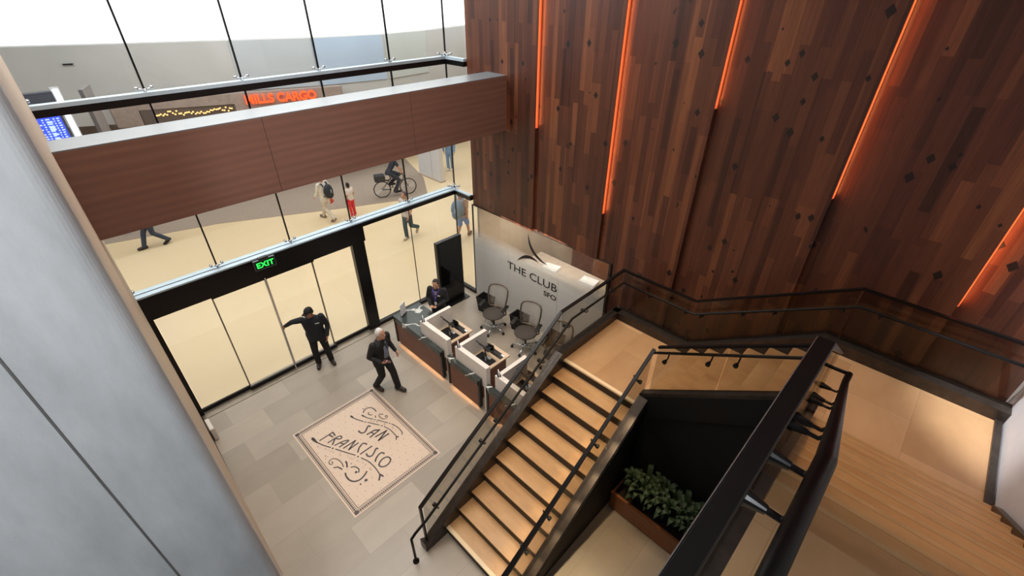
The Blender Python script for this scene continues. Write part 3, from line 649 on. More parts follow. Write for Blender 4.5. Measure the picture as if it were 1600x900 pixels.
mos.location = (1.206, 4.825, 0)

# ================================================================ RECEPTION DESKS
def counter(label, y0, y1, wide):
    r = thing('reception_counter', label, 'counter')
    bm = bmesh.new()
    if wide: poly_prism(bm, [(4.24, y0), (4.328, y0), (4.328, 7.12), (4.55, 7.12), (5.0, 7.45), (5.0, y1), (4.24, y1)], .82, .86)
    else: poly_prism(bm, [(4.24, y0), (4.328, y0), (4.328, y1), (4.24, y1)], .82, .86)
    obj('marble_top', bm, M_MARBLE, r)
    obj('marble_apron', bx(4.245, 4.265, y0 + .01, y1 - .01, .70, .82), M_MARBLE, r)
    obj('wood_front', bx(4.262, 4.285, y0 + .05, y1 - .05, .10, .70), M_DESKWOOD, r)
    obj('end_panel', bx(4.245, 4.328, y0, y0 + .05, .08, .82), M_BLACK, r); obj('end_panel', bx(4.245, 4.328, y1 - .05, y1, .08, .82), M_BLACK, r)
    b = boxes((4.30, 4.328, y0 + .05, y1 - .05, 0.0, .82), (4.328, 4.95, 7.5, y1 - .05, 0, .82)) if wide else boxes((4.30, 4.328, y0 + .05, y1 - .05, 0, .82))
    obj('carcass', b, M_BLACK, r)
    obj('light_strip', bx(4.287, 4.299, y0 + .05, y1 - .05, .106, .118), M_GLOW, r, label='warm glowing strip under the front')
    return rebase(r, (4.3, (y0 + y1) / 2, 0))
counter('long walnut fronted counter with green marble top beside the glass doors', 6.27, 8.10, True)
counter('short walnut fronted marble counter between the first and second white desk', 5.06, 6.08, False)
counter('short walnut fronted marble counter nearest the stairs', 3.95, 4.86, False)
PODY = (7.09, 5.88, 4.68)
PODN = ('white screened desk beside the marble counter and seated clerk', 'middle white screened desk of the reception row', 'white screened desk seen through the stair railing glass')
def pod(y, near, label):
    r = thing('reception_desk', label, 'desk')
    bm = bmesh.new(); poly_prism(bm, [(4.335, y), (5.16, y), (5.16, y - .085), (4.44, y - .085), (4.44, near), (4.335, near)], .66, 1.2); obj('screen', bm, M_WHITE, r)
    obj('leg_panel', bx(4.335, 4.44, near - .08, near + .001, 0, 1.2), M_WHITE, r)
    obj('worktop', bx(4.44, 5.30, near + .22, y - .085, .715, .75, bevel=.004), plain('blond desk top', (214, 188, 158), .45), r)
    obj('side_panel', bx(4.46, 5.22, near + .26, near + .29, 0, .715), M_DESKWOOD, r); obj('side_panel', bx(4.46, 5.14, y - .075, y - .03, 0, .66), M_DESKWOOD, r)
    return rebase(r, (4.8, (y + near) / 2, 0))
def monitor(label, loc, rz):
    r = thing('monitor', label, 'monitor', loc, rz, 'desk monitors')
    for nm, bb in (('screen', bx(-.25, .25, -.01, .01, -.15, .15, bevel=.005)), ('bezel_back', bx(-.18, .18, .01, .026, -.1, .1))):
        bmesh.ops.transform(bb, matrix=Matrix.Translation((0, .0, .26)) @ Matrix.Rotation(-.62, 4, 'X'), verts=bb.verts); obj(nm, bb, M_BLACK, r)
    obj('stand', boxes((-.025, .025, .03, .05, .01, .24), (-.09, .09, -.05, .09, 0, .012)), M_CHROME, r); return r
def keyboard(label, loc, rz):
    bm = bmesh.new(); box(bm, -.22, .22, -.075, .075, 0, .016, bevel=.004)
    for j in range(5):
        for i in range(14): box(bm, -.205 + i * .0295, -.18 + i * .0295, -.062 + j * .0255, -.041 + j * .0255, .016, .021)
    o = obj('keyboard', bm, M_BLACK); o.location = loc; o.rotation_euler = (0, 0, rz); return tag(o, label, 'keyboard', 'desk keyboards')
def terminal(label, loc, rz):
    r = thing('card_terminal', label, 'card reader', loc, rz, 'card readers')
    obj('stand', bx(-.035, .035, -.03, .03, 0, .05, bevel=.006), M_BLACK, r)
    bm = bmesh.new(); side_prism(bm, [(-.05, .05), (.06, .09), (.06, .12), (-.05, .085)], -.04, .04, 'y'); obj('body', bm, M_BLACK, r)
    obj('display', bx(-.0, .045, -.03, .03, .108, .122), plain('grey lcd', (120, 130, 130), .3), r); return r
def phone(label, loc, rz):
    r = thing('desk_phone', label, 'phone', loc, rz, 'desk phones')
    bm = bmesh.new(); side_prism(bm, [(-.08, 0), (.08, 0), (.08, .07), (-.08, .025)], -.09, .09, 'x'); obj('base', bm, M_BLACK, r)
    bm = bmesh.new(); tube(bm, [(-.06, -.085, .05), (-.06, -.05, .065), (-.06, .05, .085), (-.06, .085, .095)], .02, 8); obj('handset', bm, M_BLACK, r, True)
    return r
def placard(label, loc, rz, h=.21, w=.15, g='acrylic sign holders'):
    r = thing('sign_holder', label, 'sign holder', loc, rz, g)
    obj('sheet', bx(-.006, .006, -w / 2, w / 2, .012, h, bevel=.001), plain('white paper', (232, 234, 238), .4), r); obj('foot', bx(-.035, .035, -w / 2, w / 2, 0, .012), M_BLACK, r)
    return r
dn = ('on the white desk nearest the glass doors', 'on the middle white desk', 'on the white desk behind the stair railing')
for i, y in enumerate(PODY):
    near = y - .87
    pod(y, near, PODN[i])
    if i < 2: pass
    monitor('slim black monitor ' + dn[i], (4.90, y - .36, .75), PI / 2)
    keyboard('black keyboard ' + dn[i], (5.13, y - .38, .75), -PI / 2)
    terminal('small black card reader at the near corner ' + dn[i], (4.64, near + .31, .75), PI)
    phone('black desk phone behind the monitor ' + dn[i], (5.12, y - .17, .75), PI)
    bm = bmesh.new(); sweep(bm, [(0, -.05, .012), (0, .05, .012)], circ(.03, 10, .014)); o = obj('computer_mouse', bm, plain('white plastic', (225, 225, 225), .3)); o.location = (5.17, near + .30, .75); tag(o, 'white computer mouse at the near end ' + dn[i], 'mouse', 'computer mice')
    bm = bx(-.16, .16, -.22, .22, 0, .006); o = obj('desk_mat', bm, M_VOID); o.location = (4.8, y - .36, .75); tag(o, 'black desk mat under the monitor ' + dn[i], 'desk mat', 'desk mats')
    if i: placard('clear sign holder on the screen top ' + dn[i], (4.39, y - .05, 1.2), -.5, .12, .1, 'small sign holders on the screens')
    else: placard('small sign holder on the screen top next to the marble counter', (4.39, y - .05, 1.2), -.5, .12, .1, 'small sign holders on the screens')
    M_ = None
placard('white sheet in a standing sign holder on the marble counter', (4.45, 7.95, .86), 2.0, .32, .2)
o = obj('water_glass', BM(cone, (0, 0, 0), (0, 0, .1), .03, .036, 14), M_ACRYL); o.location = (4.31, 5.98, .86); tag(o, 'clear glass on the short marble counter by the middle desk', 'glass')

# ================================================================ OFFICE CHAIRS
M_SEAT = plain('charcoal seat fabric', (62, 55, 50), .85, 0, .15, 30, .2); M_MESHB = plain('taupe mesh back', (205, 192, 178), .8, 0, .08, 40); M_MESHB.node_tree.nodes['Principled BSDF'].inputs['Alpha'].default_value = .22
M_CFR = plain('graphite chair frame', (92, 80, 68), .4, .2)
ch = thing('office_chair', '', 'chair')
bm = bmesh.new()
for k in range(5):
    a = k * 2 * PI / 5; c, s = math.cos(a), math.sin(a); tube(bm, [(0, 0, .11), (.12 * c, .12 * s, .10), (.29 * c, .29 * s, .075)], .016, 8)
cone(bm, (0, 0, .06), (0, 0, .14), .035, .035); obj('star_base', bm, M_CHROME, ch, True)
for k in range(5):
    a = k * 2 * PI / 5; c, s = math.cos(a), math.sin(a); bm = bmesh.new(); cone(bm, (.29 * c - .02 * s, .29 * s + .02 * c, .03), (.29 * c + .02 * s, .29 * s - .02 * c, .03), .03, .03); obj('caster', bm, M_BLACK, ch)
bm = bmesh.new(); cone(bm, (0, 0, .12), (0, 0, .38), .024, .02); box(bm, -.1, .1, -.08, .08, .37, .41); obj('gas_column', bm, M_BLACK, ch)
bm = bmesh.new(); tube(bm, [(.2 * math.cos(i * PI / 8), .2 * math.sin(i * PI / 8), .23) for i in range(16)], .009, 6, True); obj('foot_ring', bm, M_CHROME, ch, True)
bm = bmesh.new(); ball(bm, (.0, 0, .45), (.25, .25, .045), 20)
for v in bm.verts:
    if v.co.z < .44: v.co.z = .44 + (v.co.z - .44) * .5
obj('seat', bm, M_SEAT, ch, True)
def backpt(u, t):  # u across -1..1, t height 0..1
    return V(-.22 - .03 * t - .08 * t * t + .04 * u * u, u * (.185 + .05 * math.sin(t * 2.4)), .52 + .5 * t)
out = [backpt(-1, 0), backpt(-1, .25), backpt(-1, .55), backpt(-1, .85), backpt(-.86, .97), backpt(-.5, 1.01), backpt(0, 1.02), backpt(.5, 1.01), backpt(.86, .97), backpt(1, .85), backpt(1, .55), backpt(1, .25), backpt(1, 0)]
bm = bmesh.new(); tube(bm, out + [backpt(.5, -.02), backpt(-.5, -.02)], .018, 8, True); tube(bm, [backpt(0, -.02), (-.2, 0, .42), (-.06, 0, .40)], .022, 8); obj('back_frame', bm, M_CFR, ch, True)
bm = bmesh.new(); G = [[bm.verts.new(backpt(-.97 + 1.94 * i / 8, .01 + .97 * j / 8)) for i in range(9)] for j in range(9)]
for j in range(8):
    for i in range(8): bm.faces.new((G[j][i], G[j][i + 1], G[j + 1][i + 1], G[j + 1][i]))
bmesh.ops.solidify(bm, geom=bm.faces[:], thickness=.006); obj('back_mesh', bm, M_MESHB, ch, True)
for s in (-1, 1):
    bm = bmesh.new(); tube(bm, [(-.05, s * .2, .41), (-.05, s * .28, .47), (-.05, s * .28, .64)], .014, 8); box(bm, -.14, .12, s * .28 - .04, s * .28 + .04, .64, .67, bevel=.01); obj('armrest', bm, M_BLACK, ch)
chn = ('grey mesh back office chair behind the desk nearest the glass doors', 'grey mesh back office chair behind the middle desk', 'grey mesh back office chair seen through the railing glass by the stairs')
ch.scale = (1.13,) * 3
for i, (x, y, rz) in enumerate(((6.30, 6.80, PI + .35), (6.33, 5.72, PI + .32), (6.25, 4.72, PI + .3))):
    if i == 0: ch.location = (x, y, 0); ch.rotation_euler = (0, 0, rz); ch['label'] = chn[0]; ch['group'] = 'office chairs'
    else: dup(ch, (x, y, 0), rz, chn[i], 'office chairs')
# black bins and bag against the frosted glass
def bin_(label, x, y, rz, s=1):
    r = thing('waste_bin', label, 'bin', (x, y, 0), rz, 'black waste bins')
    bm = bmesh.new(); a = [bm.verts.new(p) for p in ((-.13, -.16, 0), (.13, -.16, 0), (.13, .16, 0), (-.13, .16, 0))]; b = [bm.verts.new((p.co.x * 1.25, p.co.y * 1.25, .44 * s)) for p in a]
    c = [bm.verts.new((p.co.x * .9, p.co.y * .9, .44 * s)) for p in b]; d = [bm.verts.new((p.co.x * .9, p.co.y * .9, .03)) for p in a]
    for q0, q1 in ((a, b), (b, c), (c, d)):
        for i in range(4): bm.faces.new((q0[i], q0[(i + 1) % 4], q1[(i + 1) % 4], q1[i]))
    bm.faces.new(a); bm.faces.new(d); obj('body', bm, M_VOID, r)
    obj('liner', boxes((-.165, .165, -.205, -.19, .40 * s, .45 * s), (-.165, .165, .19, .205, .40 * s, .45 * s)), M_BLACK, r); return r
bin_('black waste bin at the left end of the frosted glass wall', 6.72, 7.55, .1)
bin_('black waste bin between the two nearest chairs to the doors', 6.78, 6.35, .05, 1.0)
bin_('black waste bin beside the chair by the stairs', 6.80, 5.2, .05, 1.0)

# ================================================================ KIOSK, SIGNS
k = thing('display_kiosk', 'tall black digital display kiosk standing in the corner by the glass', 'kiosk')
obj('cabinet', bx(5.97, 6.78, 8.50, 8.62, .05, 1.95, bevel=.012), M_BLACK, k)
t = NT('dark glossy screen'); t.b.inputs['Base Color'].default_value = lin((10, 11, 12)); t.b.inputs['Roughness'].default_value = .06
obj('screen', bx(6.03, 6.72, 8.492, 8.50, .42, 1.90), t.m, k)
obj('base_plate', bx(5.92, 6.83, 8.34, 8.74, 0, .03, bevel=.005), M_BLACK, k)
rebase(k, (6.37, 8.55, 0))
ex = thing('exit_sign', 'green lit exit sign hanging in front of the door header', 'sign')
obj('housing', bx(1.96, 2.34, 8.86, 8.90, 2.755, 2.945, bevel=.004), plain('dark green sign face', (22, 34, 30), .3), ex)
obj('rim', boxes((1.95, 2.35, 8.855, 8.905, 2.945, 2.953), (1.95, 2.35, 8.855, 8.905, 2.747, 2.755), (1.95, 1.958, 8.855, 8.905, 2.755, 2.945), (2.342, 2.35, 8.855, 8.905, 2.755, 2.945)), plain('grey sign rim', (96, 98, 98), .4, .3), ex)
obj('mount', bx(2.06, 2.24, 8.86, 8.94, 2.945, 2.985), M_BLACK, ex)
me = text_mesh('EXIT', .155, .004, 'CENTER', 1.05, .004); me.transform(Matrix.Translation((2.15, 8.857, 2.795)) @ Matrix.Rotation(PI / 2, 4, 'X'))
obj('lettering', me, emit('green exit light', (40, 220, 80), 1.6), ex, label='glowing green letters')
rebase(ex, (2.15, 8.9, 2.755)); ex.location = (2.14, 8.86, 2.79)
ws = thing('wall_sign', 'black lounge name and swoosh emblem on the frosted glass', 'sign')
RT = Matrix.Rotation(-PI / 2, 4, 'Z') @ Matrix.Rotation(PI / 2, 4, 'X')
def wtext(s, y_left, z, size, width, bold=0):
    me = text_mesh(s, size, .004, 'LEFT', 1.0, bold); xs_ = [v.co.x for v in me.vertices]; w = max(xs_) - min(xs_)
    me.transform(Matrix.Translation((7.082, y_left, z)) @ RT @ Matrix.Diagonal((width / w, 1, 1, 1)) @ Matrix.Translation((-min(xs_), 0, 0))); return me
obj('lettering', wtext('THE CLUB', 7.08, 1.405, .30, 1.62), plain('black vinyl', (22, 20, 20), .5), ws)
obj('lettering', wtext('SFO', 5.85, 1.16, .19, .39, .003), MATS['black vinyl'], ws)
def crescent(P, wmax, z0):
    n = 14; bm = bmesh.new(); pts = []
    for i in range(n + 1):
        t_ = i / n; a = (1 - t_) ** 2; b = 2 * t_ * (1 - t_); c = t_ * t_
        pts.append(Vector((P[0][0] * a + P[1][0] * b + P[2][0] * c, P[0][1] * a + P[1][1] * b + P[2][1] * c)))
    L = []
    for i, p in enumerate(pts):
        d = (pts[min(n, i + 1)] - pts[max(0, i - 1)]).normalized(); nn = Vector((-d.y, d.x)); w = wmax * math.sin(PI * min(1, max(.02, z0 * i / n + (1 - z0)))) if z0 < 1 else wmax * math.sin(PI * (.02 + .96 * i / n))
        L.append([p + nn * w / 2, p - nn * w / 2])
    q = [p[0] for p in L] + [p[1] for p in L[::-1]]
    side_prism(bm, [(p.x, p.y) for p in q], 7.080, 7.084, 'x'); return bm
obj('emblem', crescent(((6.74, 1.76), (6.40, 2.13), (6.05, 1.97)), .085, 1), MATS['black vinyl'], ws)
obj('emblem', crescent(((6.40, 2.60), (6.36, 2.10), (5.78, 2.02)), .085, 1), MATS['black vinyl'], ws)
rebase(ws, (7.08, 6.3, 1.4))
# back office furniture
r = thing('office_worktop', 'long brown worktop in the room behind the frosted glass', 'worktop')
obj('top', bx(8.2, 9.0, 4.2, 7.6, .86, .9), plain('office worktop', (190, 176, 164), .4), r); obj('panel', boxes((8.25, 8.95, 4.25, 4.3, 0, .86), (8.25, 8.95, 7.5, 7.55, 0, .86), (8.9, 8.95, 4.3, 7.5, 0, .86)), M_DESKWOOD, r); rebase(r, (8.6, 5.9, 0))
r = thing('office_cabinet', 'brown wooden cabinet along the back of the office behind frosted glass', 'cabinet')
obj('body', bx(9.7, 10.29, 4.0, 7.0, 0, 1.5), M_PLANTER, r)
for i in range(4): obj('door', bx(9.68, 9.7, 4.02 + i * .745, 4.74 + i * .745, .05, 1.45), M_DESKWOOD if i % 2 else M_PLANTER, r)
rebase(r, (10, 6, 0))
for (x, y, rz, lb) in ((8.42, 6.75, .2, 'stack of white papers on the worktop behind the glass, farther from the stairs'), (8.58, 5.6, .15, 'stack of white papers on the worktop behind the glass, nearer the stairs')):
    bm = bmesh.new()
    for j in range(4): box(bm, -.16 + .012 * j, .16 + .012 * j, -.22, .22, j * .02, j * .02 + .015)
    o = obj('paper_stack', bm, plain('white paper', (232, 234, 238), .4)); o.location = (x, y, .9); o.rotation_euler = (0, 0, rz); tag(o, lb, 'papers', 'paper stacks')
# small white unit at the left wall
r = thing('wall_heater', 'small white vented unit on the floor by the left wall', 'heater'); obj('case', bx(.10, .17, 8.15, 8.5, .02, .32, bevel=.008), M_WHITE, r)
bm = bmesh.new()
for j in range(8): box(bm, .17, .174, 8.18, 8.47, .06 + j * .028, .072 + j * .028)
obj('grille', bm, plain('grey grille', (120, 118, 116), .5), r); rebase(r, (.13, 8.3, 0))

# ================================================================ PLANTER
pl = thing('planter_box', 'long oak planter box at the foot of the dark stair well', 'planter')
obj('board', bx(4.37, 4.40, .22, 1.93, .02, .40), M_PLANTER, pl); obj('board', bx(4.91, 4.94, .22, 1.93, .02, .40), M_PLANTER, pl)
obj('end_board', bx(4.40, 4.91, .22, .25, .02, .40), M_PLANTER, pl); obj('end_board', bx(4.40, 4.91, 1.90, 1.93, .02, .40), M_PLANTER, pl)
obj('rim', boxes((4.36, 4.41, .21, 1.94, .40, .42), (4.90, 4.95, .21, 1.94, .40, .42)), M_PLANTER, pl)
obj('soil', bx(4.40, 4.91, .25, 1.90, .02, .36), plain('dark soil', (40, 30, 24), .95), pl); obj('plinth', bx(4.39, 4.92, .24, 1.91, 0, .02), M_BLACK, pl)
rebase(pl, (4.69, 1.1, 0))
M_LEAF = plain('dark green leaf', (40, 60, 33), .6, 0, .3, 12)
def leaf(bm, base, az, ln, w, lift):
    n = 6; c, s = math.cos(az), math.sin(az); R = []
    for i in range(n + 1):
        t_ = i / n; r_ = ln * t_ * (1 - .15 * t_); zz = lift * t_ - .75 * lift * t_ * t_ ; ww = w * math.sin(PI * min(1, t_ * .96 + .04)) ** .8
        p = V(base[0] + c * r_ * .75, base[1] + s * r_ * .75, base[2] + zz + .05)
        R.append((bm.verts.new(p + V(-s * ww, c * ww, .35 * ww)), bm.verts.new(p), bm.verts.new(p + V(s * ww, -c * ww, .35 * ww))))
    for a, b in zip(R, R[1:]): bm.faces.new((a[0], a[1], b[1], b[0])); bm.faces.new((a[1], a[2], b[2], b[1]))
PM = []
for v_ in range(3):
    bm = bmesh.new()
    for i in range(22): leaf(bm, (random.uniform(-.03, .03), random.uniform(-.03, .03), .02 * i * .5), i * 2.4 + random.uniform(-.3, .3), random.uniform(.26, .42), random.uniform(.032, .05), random.uniform(.55, 1.1))
    PM.append(mesh_of(bm, 'foliage', True))
bm = bmesh.new(); tube(bm, [(0, 0, 0), (.01, 0, .15), (0, .01, .3)], .008, 6); STM = mesh_of(bm, 'stem', True)
pp = [(4.62, 1.70), (4.53, 1.52), (4.74, 1.50), (4.56, 1.32), (4.76, 1.26), (4.53, 1.12), (4.74, 1.04), (4.55, .92), (4.76, .82), (4.53, .72), (4.72, .60), (4.56, .48)]
for i, (x, y) in enumerate(pp):
    p = thing('potted_plant', 'leafy green plant growing in the oak planter box', 'plant', (x, y, .36), random.uniform(0, 6), 'plants in the planter box')
    obj('foliage', PM[i % 3], M_LEAF, p); obj('stem', STM, plain('green stem', (70, 84, 48), .6), p)

# ================================================================ CONCOURSE THINGS
sg = thing('shop_sign', 'orange lit shop name on the dull fascia across the concourse', 'sign')
ux, uy, ua = on_wall(5.77, .45)
fx = lambda a, off: on_wall(a, off)
bm = bmesh.new(); pa, pb, pc = fx(2.3, .4), fx(5.7, .4), fx(9.2, .4)
poly_prism(bm, [pa[:2], pb[:2], (pb[0], pb[1] + .35), (pa[0], pa[1] + .35)], 3.68, 4.02); poly_prism(bm, [pb[:2], pc[:2], (pc[0], pc[1] + .35), (pb[0], pb[1] + .35)], 3.15, 4.02)
pd = fx(3.0, .4); poly_prism(bm, [pa[:2], pd[:2], (pd[0], pd[1] + .35), (pa[0], pa[1] + .35)], 3.15, 3.68); obj('fascia', bm, plain('brown grey fascia', (150, 134, 126), .6), sg)
me = text_mesh('MILLS CARGO', .42, .06, 'LEFT', 1.02, .012); xs_ = [v.co.x for v in me.vertices]; w_ = max(xs_) - min(xs_)
me.transform(Matrix.Translation((5.85, 19.42, 3.66)) @ Matrix.Rotation(-.36, 4, 'Z') @ Matrix.Rotation(PI / 2, 4, 'X') @ Matrix.Diagonal((2.45 / w_, 1, 1, 1)))
obj('lettering', me, emit('orange letter light', (255, 78, 30), 1.5), sg, label='glowing orange letters'); rebase(sg, (5.7, 19.6, 3.15))
sh = thing('shop_shelf', 'gold lit display shelf in the shop under the fascia', 'shelf')
pa, pb = fx(3.0, .35), fx(5.68, .35); bm = bmesh.new(); poly_prism(bm, [pa[:2], pb[:2], (pb[0], pb[1] + .3), (pa[0], pa[1] + .3)], 2.4, 3.67); obj('case', bm, plain('dark shop case', (92, 80, 74), .5), sh)
gl_ = emit('gold display light', (255, 205, 130), 1.2)
bm = bmesh.new()
for i in range(40):
    q = fx(3.35 + i * .057, .39); z_ = 3.42 + random.random() * .15; box(bm, q[0] - .024, q[0] + .024, q[1] - .02, q[1], z_, z_ + .045)
obj('lit_goods', bm, gl_, sh); rebase(sh, (4.2, 20.3, 2.4))
# flight board
fb = thing('flight_board', 'blue flight information board in a dark frame beyond the glass', 'screen')
obj('frame', bx(-.6, .78, 19.5, 19.62, 3.2, 4.2), plain('charcoal board frame', (70, 72, 78), .4), fb); obj('hood', bx(-.6, .80, 19.42, 19.7, 4.38, 4.76), plain('navy hood', (58, 62, 74), .5), fb); obj('hanger', bx(-.2, .2, 19.54, 19.6, 4.2, 4.4), M_FRAME, fb)
obj('screen', bx(.06, .72, 19.485, 19.5, 3.25, 4.12), emit('blue screen', (52, 74, 214), 1.0), fb)
bm = bmesh.new(); rr = random.Random(3)
for j in range(12):
    z_ = 4.05 - j * .066
    for a, b in ((.10, .24), (.27, .33), (.36, .50), (.53, .58), (.61, .69)): box(bm, a, a + (b - a) * rr.uniform(.5, 1), 19.480, 19.484, z_ - .034, z_)
for j in (1, 3, 4, 6, 8): box(bm, .37, .50, 19.477, 19.482, 4.0 - j * .07, 4.05 - j * .07)
obj('rows', bm, emit('pale screen text', (170, 190, 255), 1.0), fb); rebase(fb, (.1, 19.55, 3.2))
lc = thing('light_column', 'slim white glowing vertical light beside the flight board', 'lamp'); obj('tube', bx(.83, .98, 19.5, 19.6, 2.5, 4.8, bevel=.03), emit('cool white light', (240, 242, 255), 1.05), lc); obj('housing', bx(.80, 1.01, 19.6, 19.66, 2.0, 4.85), M_BULK, lc); obj('pole', bx(.86, .95, 19.62, 19.66, 0, 2.0), M_BULK, lc); rebase(lc, (.9, 19.6, 0))
bs = thing('blade_sign', 'grey projecting blade panel right of the flight board', 'sign'); bm = bmesh.new(); poly_prism(bm, [(1.47, 19.32), (1.80, 20.3), (1.72, 20.33), (1.40, 19.34)], 3.2, 4.72); obj('panel', bm, plain('mid grey panel', (140, 134, 132), .5), bs); obj('edge', bx(1.385, 1.485, 19.28, 19.32, 3.2, 4.74), plain('dark panel edge', (84, 80, 82), .5), bs); obj('post', bx(1.58, 1.64, 19.78, 19.84, 0, 3.2), M_FRAME, bs); rebase(bs, (1.6, 19.8, 0))
ds = thing('display_wall', 'white freestanding display wall on the carpet edge by the corner', 'display'); obj('panel', bx(11.75, 11.95, 15.9, 17.5, .05, 3.2), M_WALLW, ds); obj('plinth', bx(11.72, 11.98, 15.87, 17.53, 0, .05), M_BEIGE, ds); obj('seam', bx(11.744, 11.75, 16.5, 16.52, .05, 3.2), M_BULK, ds); rebase(ds, (11.85, 16.7, 0))
# ================================================================ PEOPLE
SKIN = plain('skin', (196, 146, 120), .5, 0, .05); SKIN2 = plain('tan skin', (160, 112, 88), .5, 0, .05)
def chain(bm, pts, rad, n=12):
    for i in range(len(pts) - 1): cone(bm, pts[i], pts[i + 1], rad[i], rad[i + 1], n)
    for p, r in zip(pts, rad): ball(bm, p, r, n)
def loft(bm, secs, n=20):
    R = []
    for (c, rx, ry, ang) in secs:
        ca, sa = math.cos(ang), math.sin(ang)
        R.append([bm.verts.new((c[0] + rx * math.cos(t) * ca - ry * math.sin(t) * sa, c[1] + rx * math.cos(t) * sa + ry * math.sin(t) * ca, c[2])) for t in (2 * PI * i / n for i in range(n))])
    for a, b in zip(R, R[1:]):
        for i in range(n): bm.faces.new((a[i], a[(i + 1) % n], b[(i + 1) % n], b[i]))
    bm.faces.new(R[0][::-1]); bm.faces.new(R[-1])
HEADS = [(-.118, .030, .028, .045), (-.10, .048, .05, .032), (-.06, .062, .074, .016), (0, .072, .092, 0), (.05, .075, .096, -.004), (.09, .062, .082, -.006), (.112, .038, .052, -.006), (.12, .012, .018, -.006)]
def head_geo(bm, c, R, hair=False):
    t = bmesh.new(); k = 1
    loft(t, [((0, y, z), rx, ry, 0) for z, rx, ry, y in HEADS], 20)
    cone(t, (0, .088, .018), (0, .112, -.028), .008, .015, 8); ball(t, (0, .104, -.03), (.018, .014, .012), 8)
    for s in (-1, 1):
        ball(t, (s * .075, -.008, -.008), (.011, .02, .032), 10); ball(t, (s * .03, .083, .028), (.022, .012, .008), 8); ball(t, (s * .042, .062, -.02), (.022, .02, .02), 8)
    ball(t, (0, .084, -.062), (.024, .012, .009), 8); ball(t, (0, .076, -.10), (.022, .02, .016), 8)
    bmesh.ops.transform(t, matrix=Matrix.Translation(c) @ R.to_4x4(), verts=t.verts)
    m = bpy.data.meshes.new('h'); t.to_mesh(m); t.free(); bm.from_mesh(m); bpy.data.meshes.remove(m)
def hair_mesh(c, R, style):
    bm = bmesh.new(); ball(bm, (0, 0, 0), 1, 24)
    low = {'short': -.055, 'crop': .0, 'long': -.16, 'bald': .02}[style]
    for v in bm.verts:
        d = v.co.normalized(); p = Vector((d.x * .084, d.y * .107 - .008, d.z * .138 - .004))
        front = p.y > .042
        lim = .05 if front else (low + (.03 if p.y > -.03 else 0))
        if front and p.z < lim or (not front and p.z < lim):
            if style == 'long' and p.y < .03 and p.z > -.14: pass
            else: p = Vector((p.x * .72, p.y * .72, p.z * .72 if front else max(p.z, lim) * .9))
        v.co = p
    bmesh.ops.transform(bm, matrix=Matrix.Translation(c) @ R.to_4x4(), verts=bm.verts)
    return mesh_of(bm, 'hair', True)
def hand_geo(bm, w, d, n, curl=.45, side=1):
    w = Vector(w); d = Vector(d).normalized(); n = Vector(n); n = (n - d * n.dot(d)).normalized(); s = d.cross(n) * side
    Rm = Matrix((s, d, n)).transposed()
    ball(bm, w + d * .05, (.040, .052, .017), 12, Rm)
    for i, ln in enumerate((.066, .076, .072, .056)):
        b = w + d * .088 + s * (1.5 - i) * .021; dd = (d + s * (1.5 - i) * .06).normalized(); pts = [b]; a = 0
        for f in (.42, .32, .26):
            a += curl * (.6 if f > .4 else 1); pts.append(pts[-1] + (dd * math.cos(a) + n * math.sin(a)) * ln * f)
        chain(bm, pts, [.0098, .0092, .0085, .0075], 8)
    t0 = w + d * .028 + s * .030; t1 = t0 + (d * .6 + s * .75 + n * .25).normalized() * .038; t2 = t1 + (d * .9 + s * .25 + n * .45).normalized() * .032
    chain(bm, [t0, t1, t2], [.014, .0115, .009], 8)
BASE = dict(pel=(0, 0, .95), chest=(0, 0, 1.28), neck=(0, -.005, 1.47), head=(0, .02, 1.635), yaw=0, pitch=0, roll=0, sa=0, pa=0,
            shR=(.185, 0, 1.42), elR=(.245, -.03, 1.14), wrR=(.25, .05, .90), shL=(-.185, 0, 1.42), elL=(-.245, -.03, 1.14), wrL=(-.25, .05, .90),
            hipR=(.09, 0, .91), knR=(.10, .02, .50), anR=(.10, -.02, .085), hipL=(-.09, 0, .91), knL=(-.10, .02, .50), anL=(-.10, -.02, .085),
            ftR=(0, 1, 0), ftL=(0, 1, 0), hdR=None, hdL=None, hnR=(-1, 0, 0), hnL=(1, 0, 0), curlR=.45, curlL=.45, w=1.0)
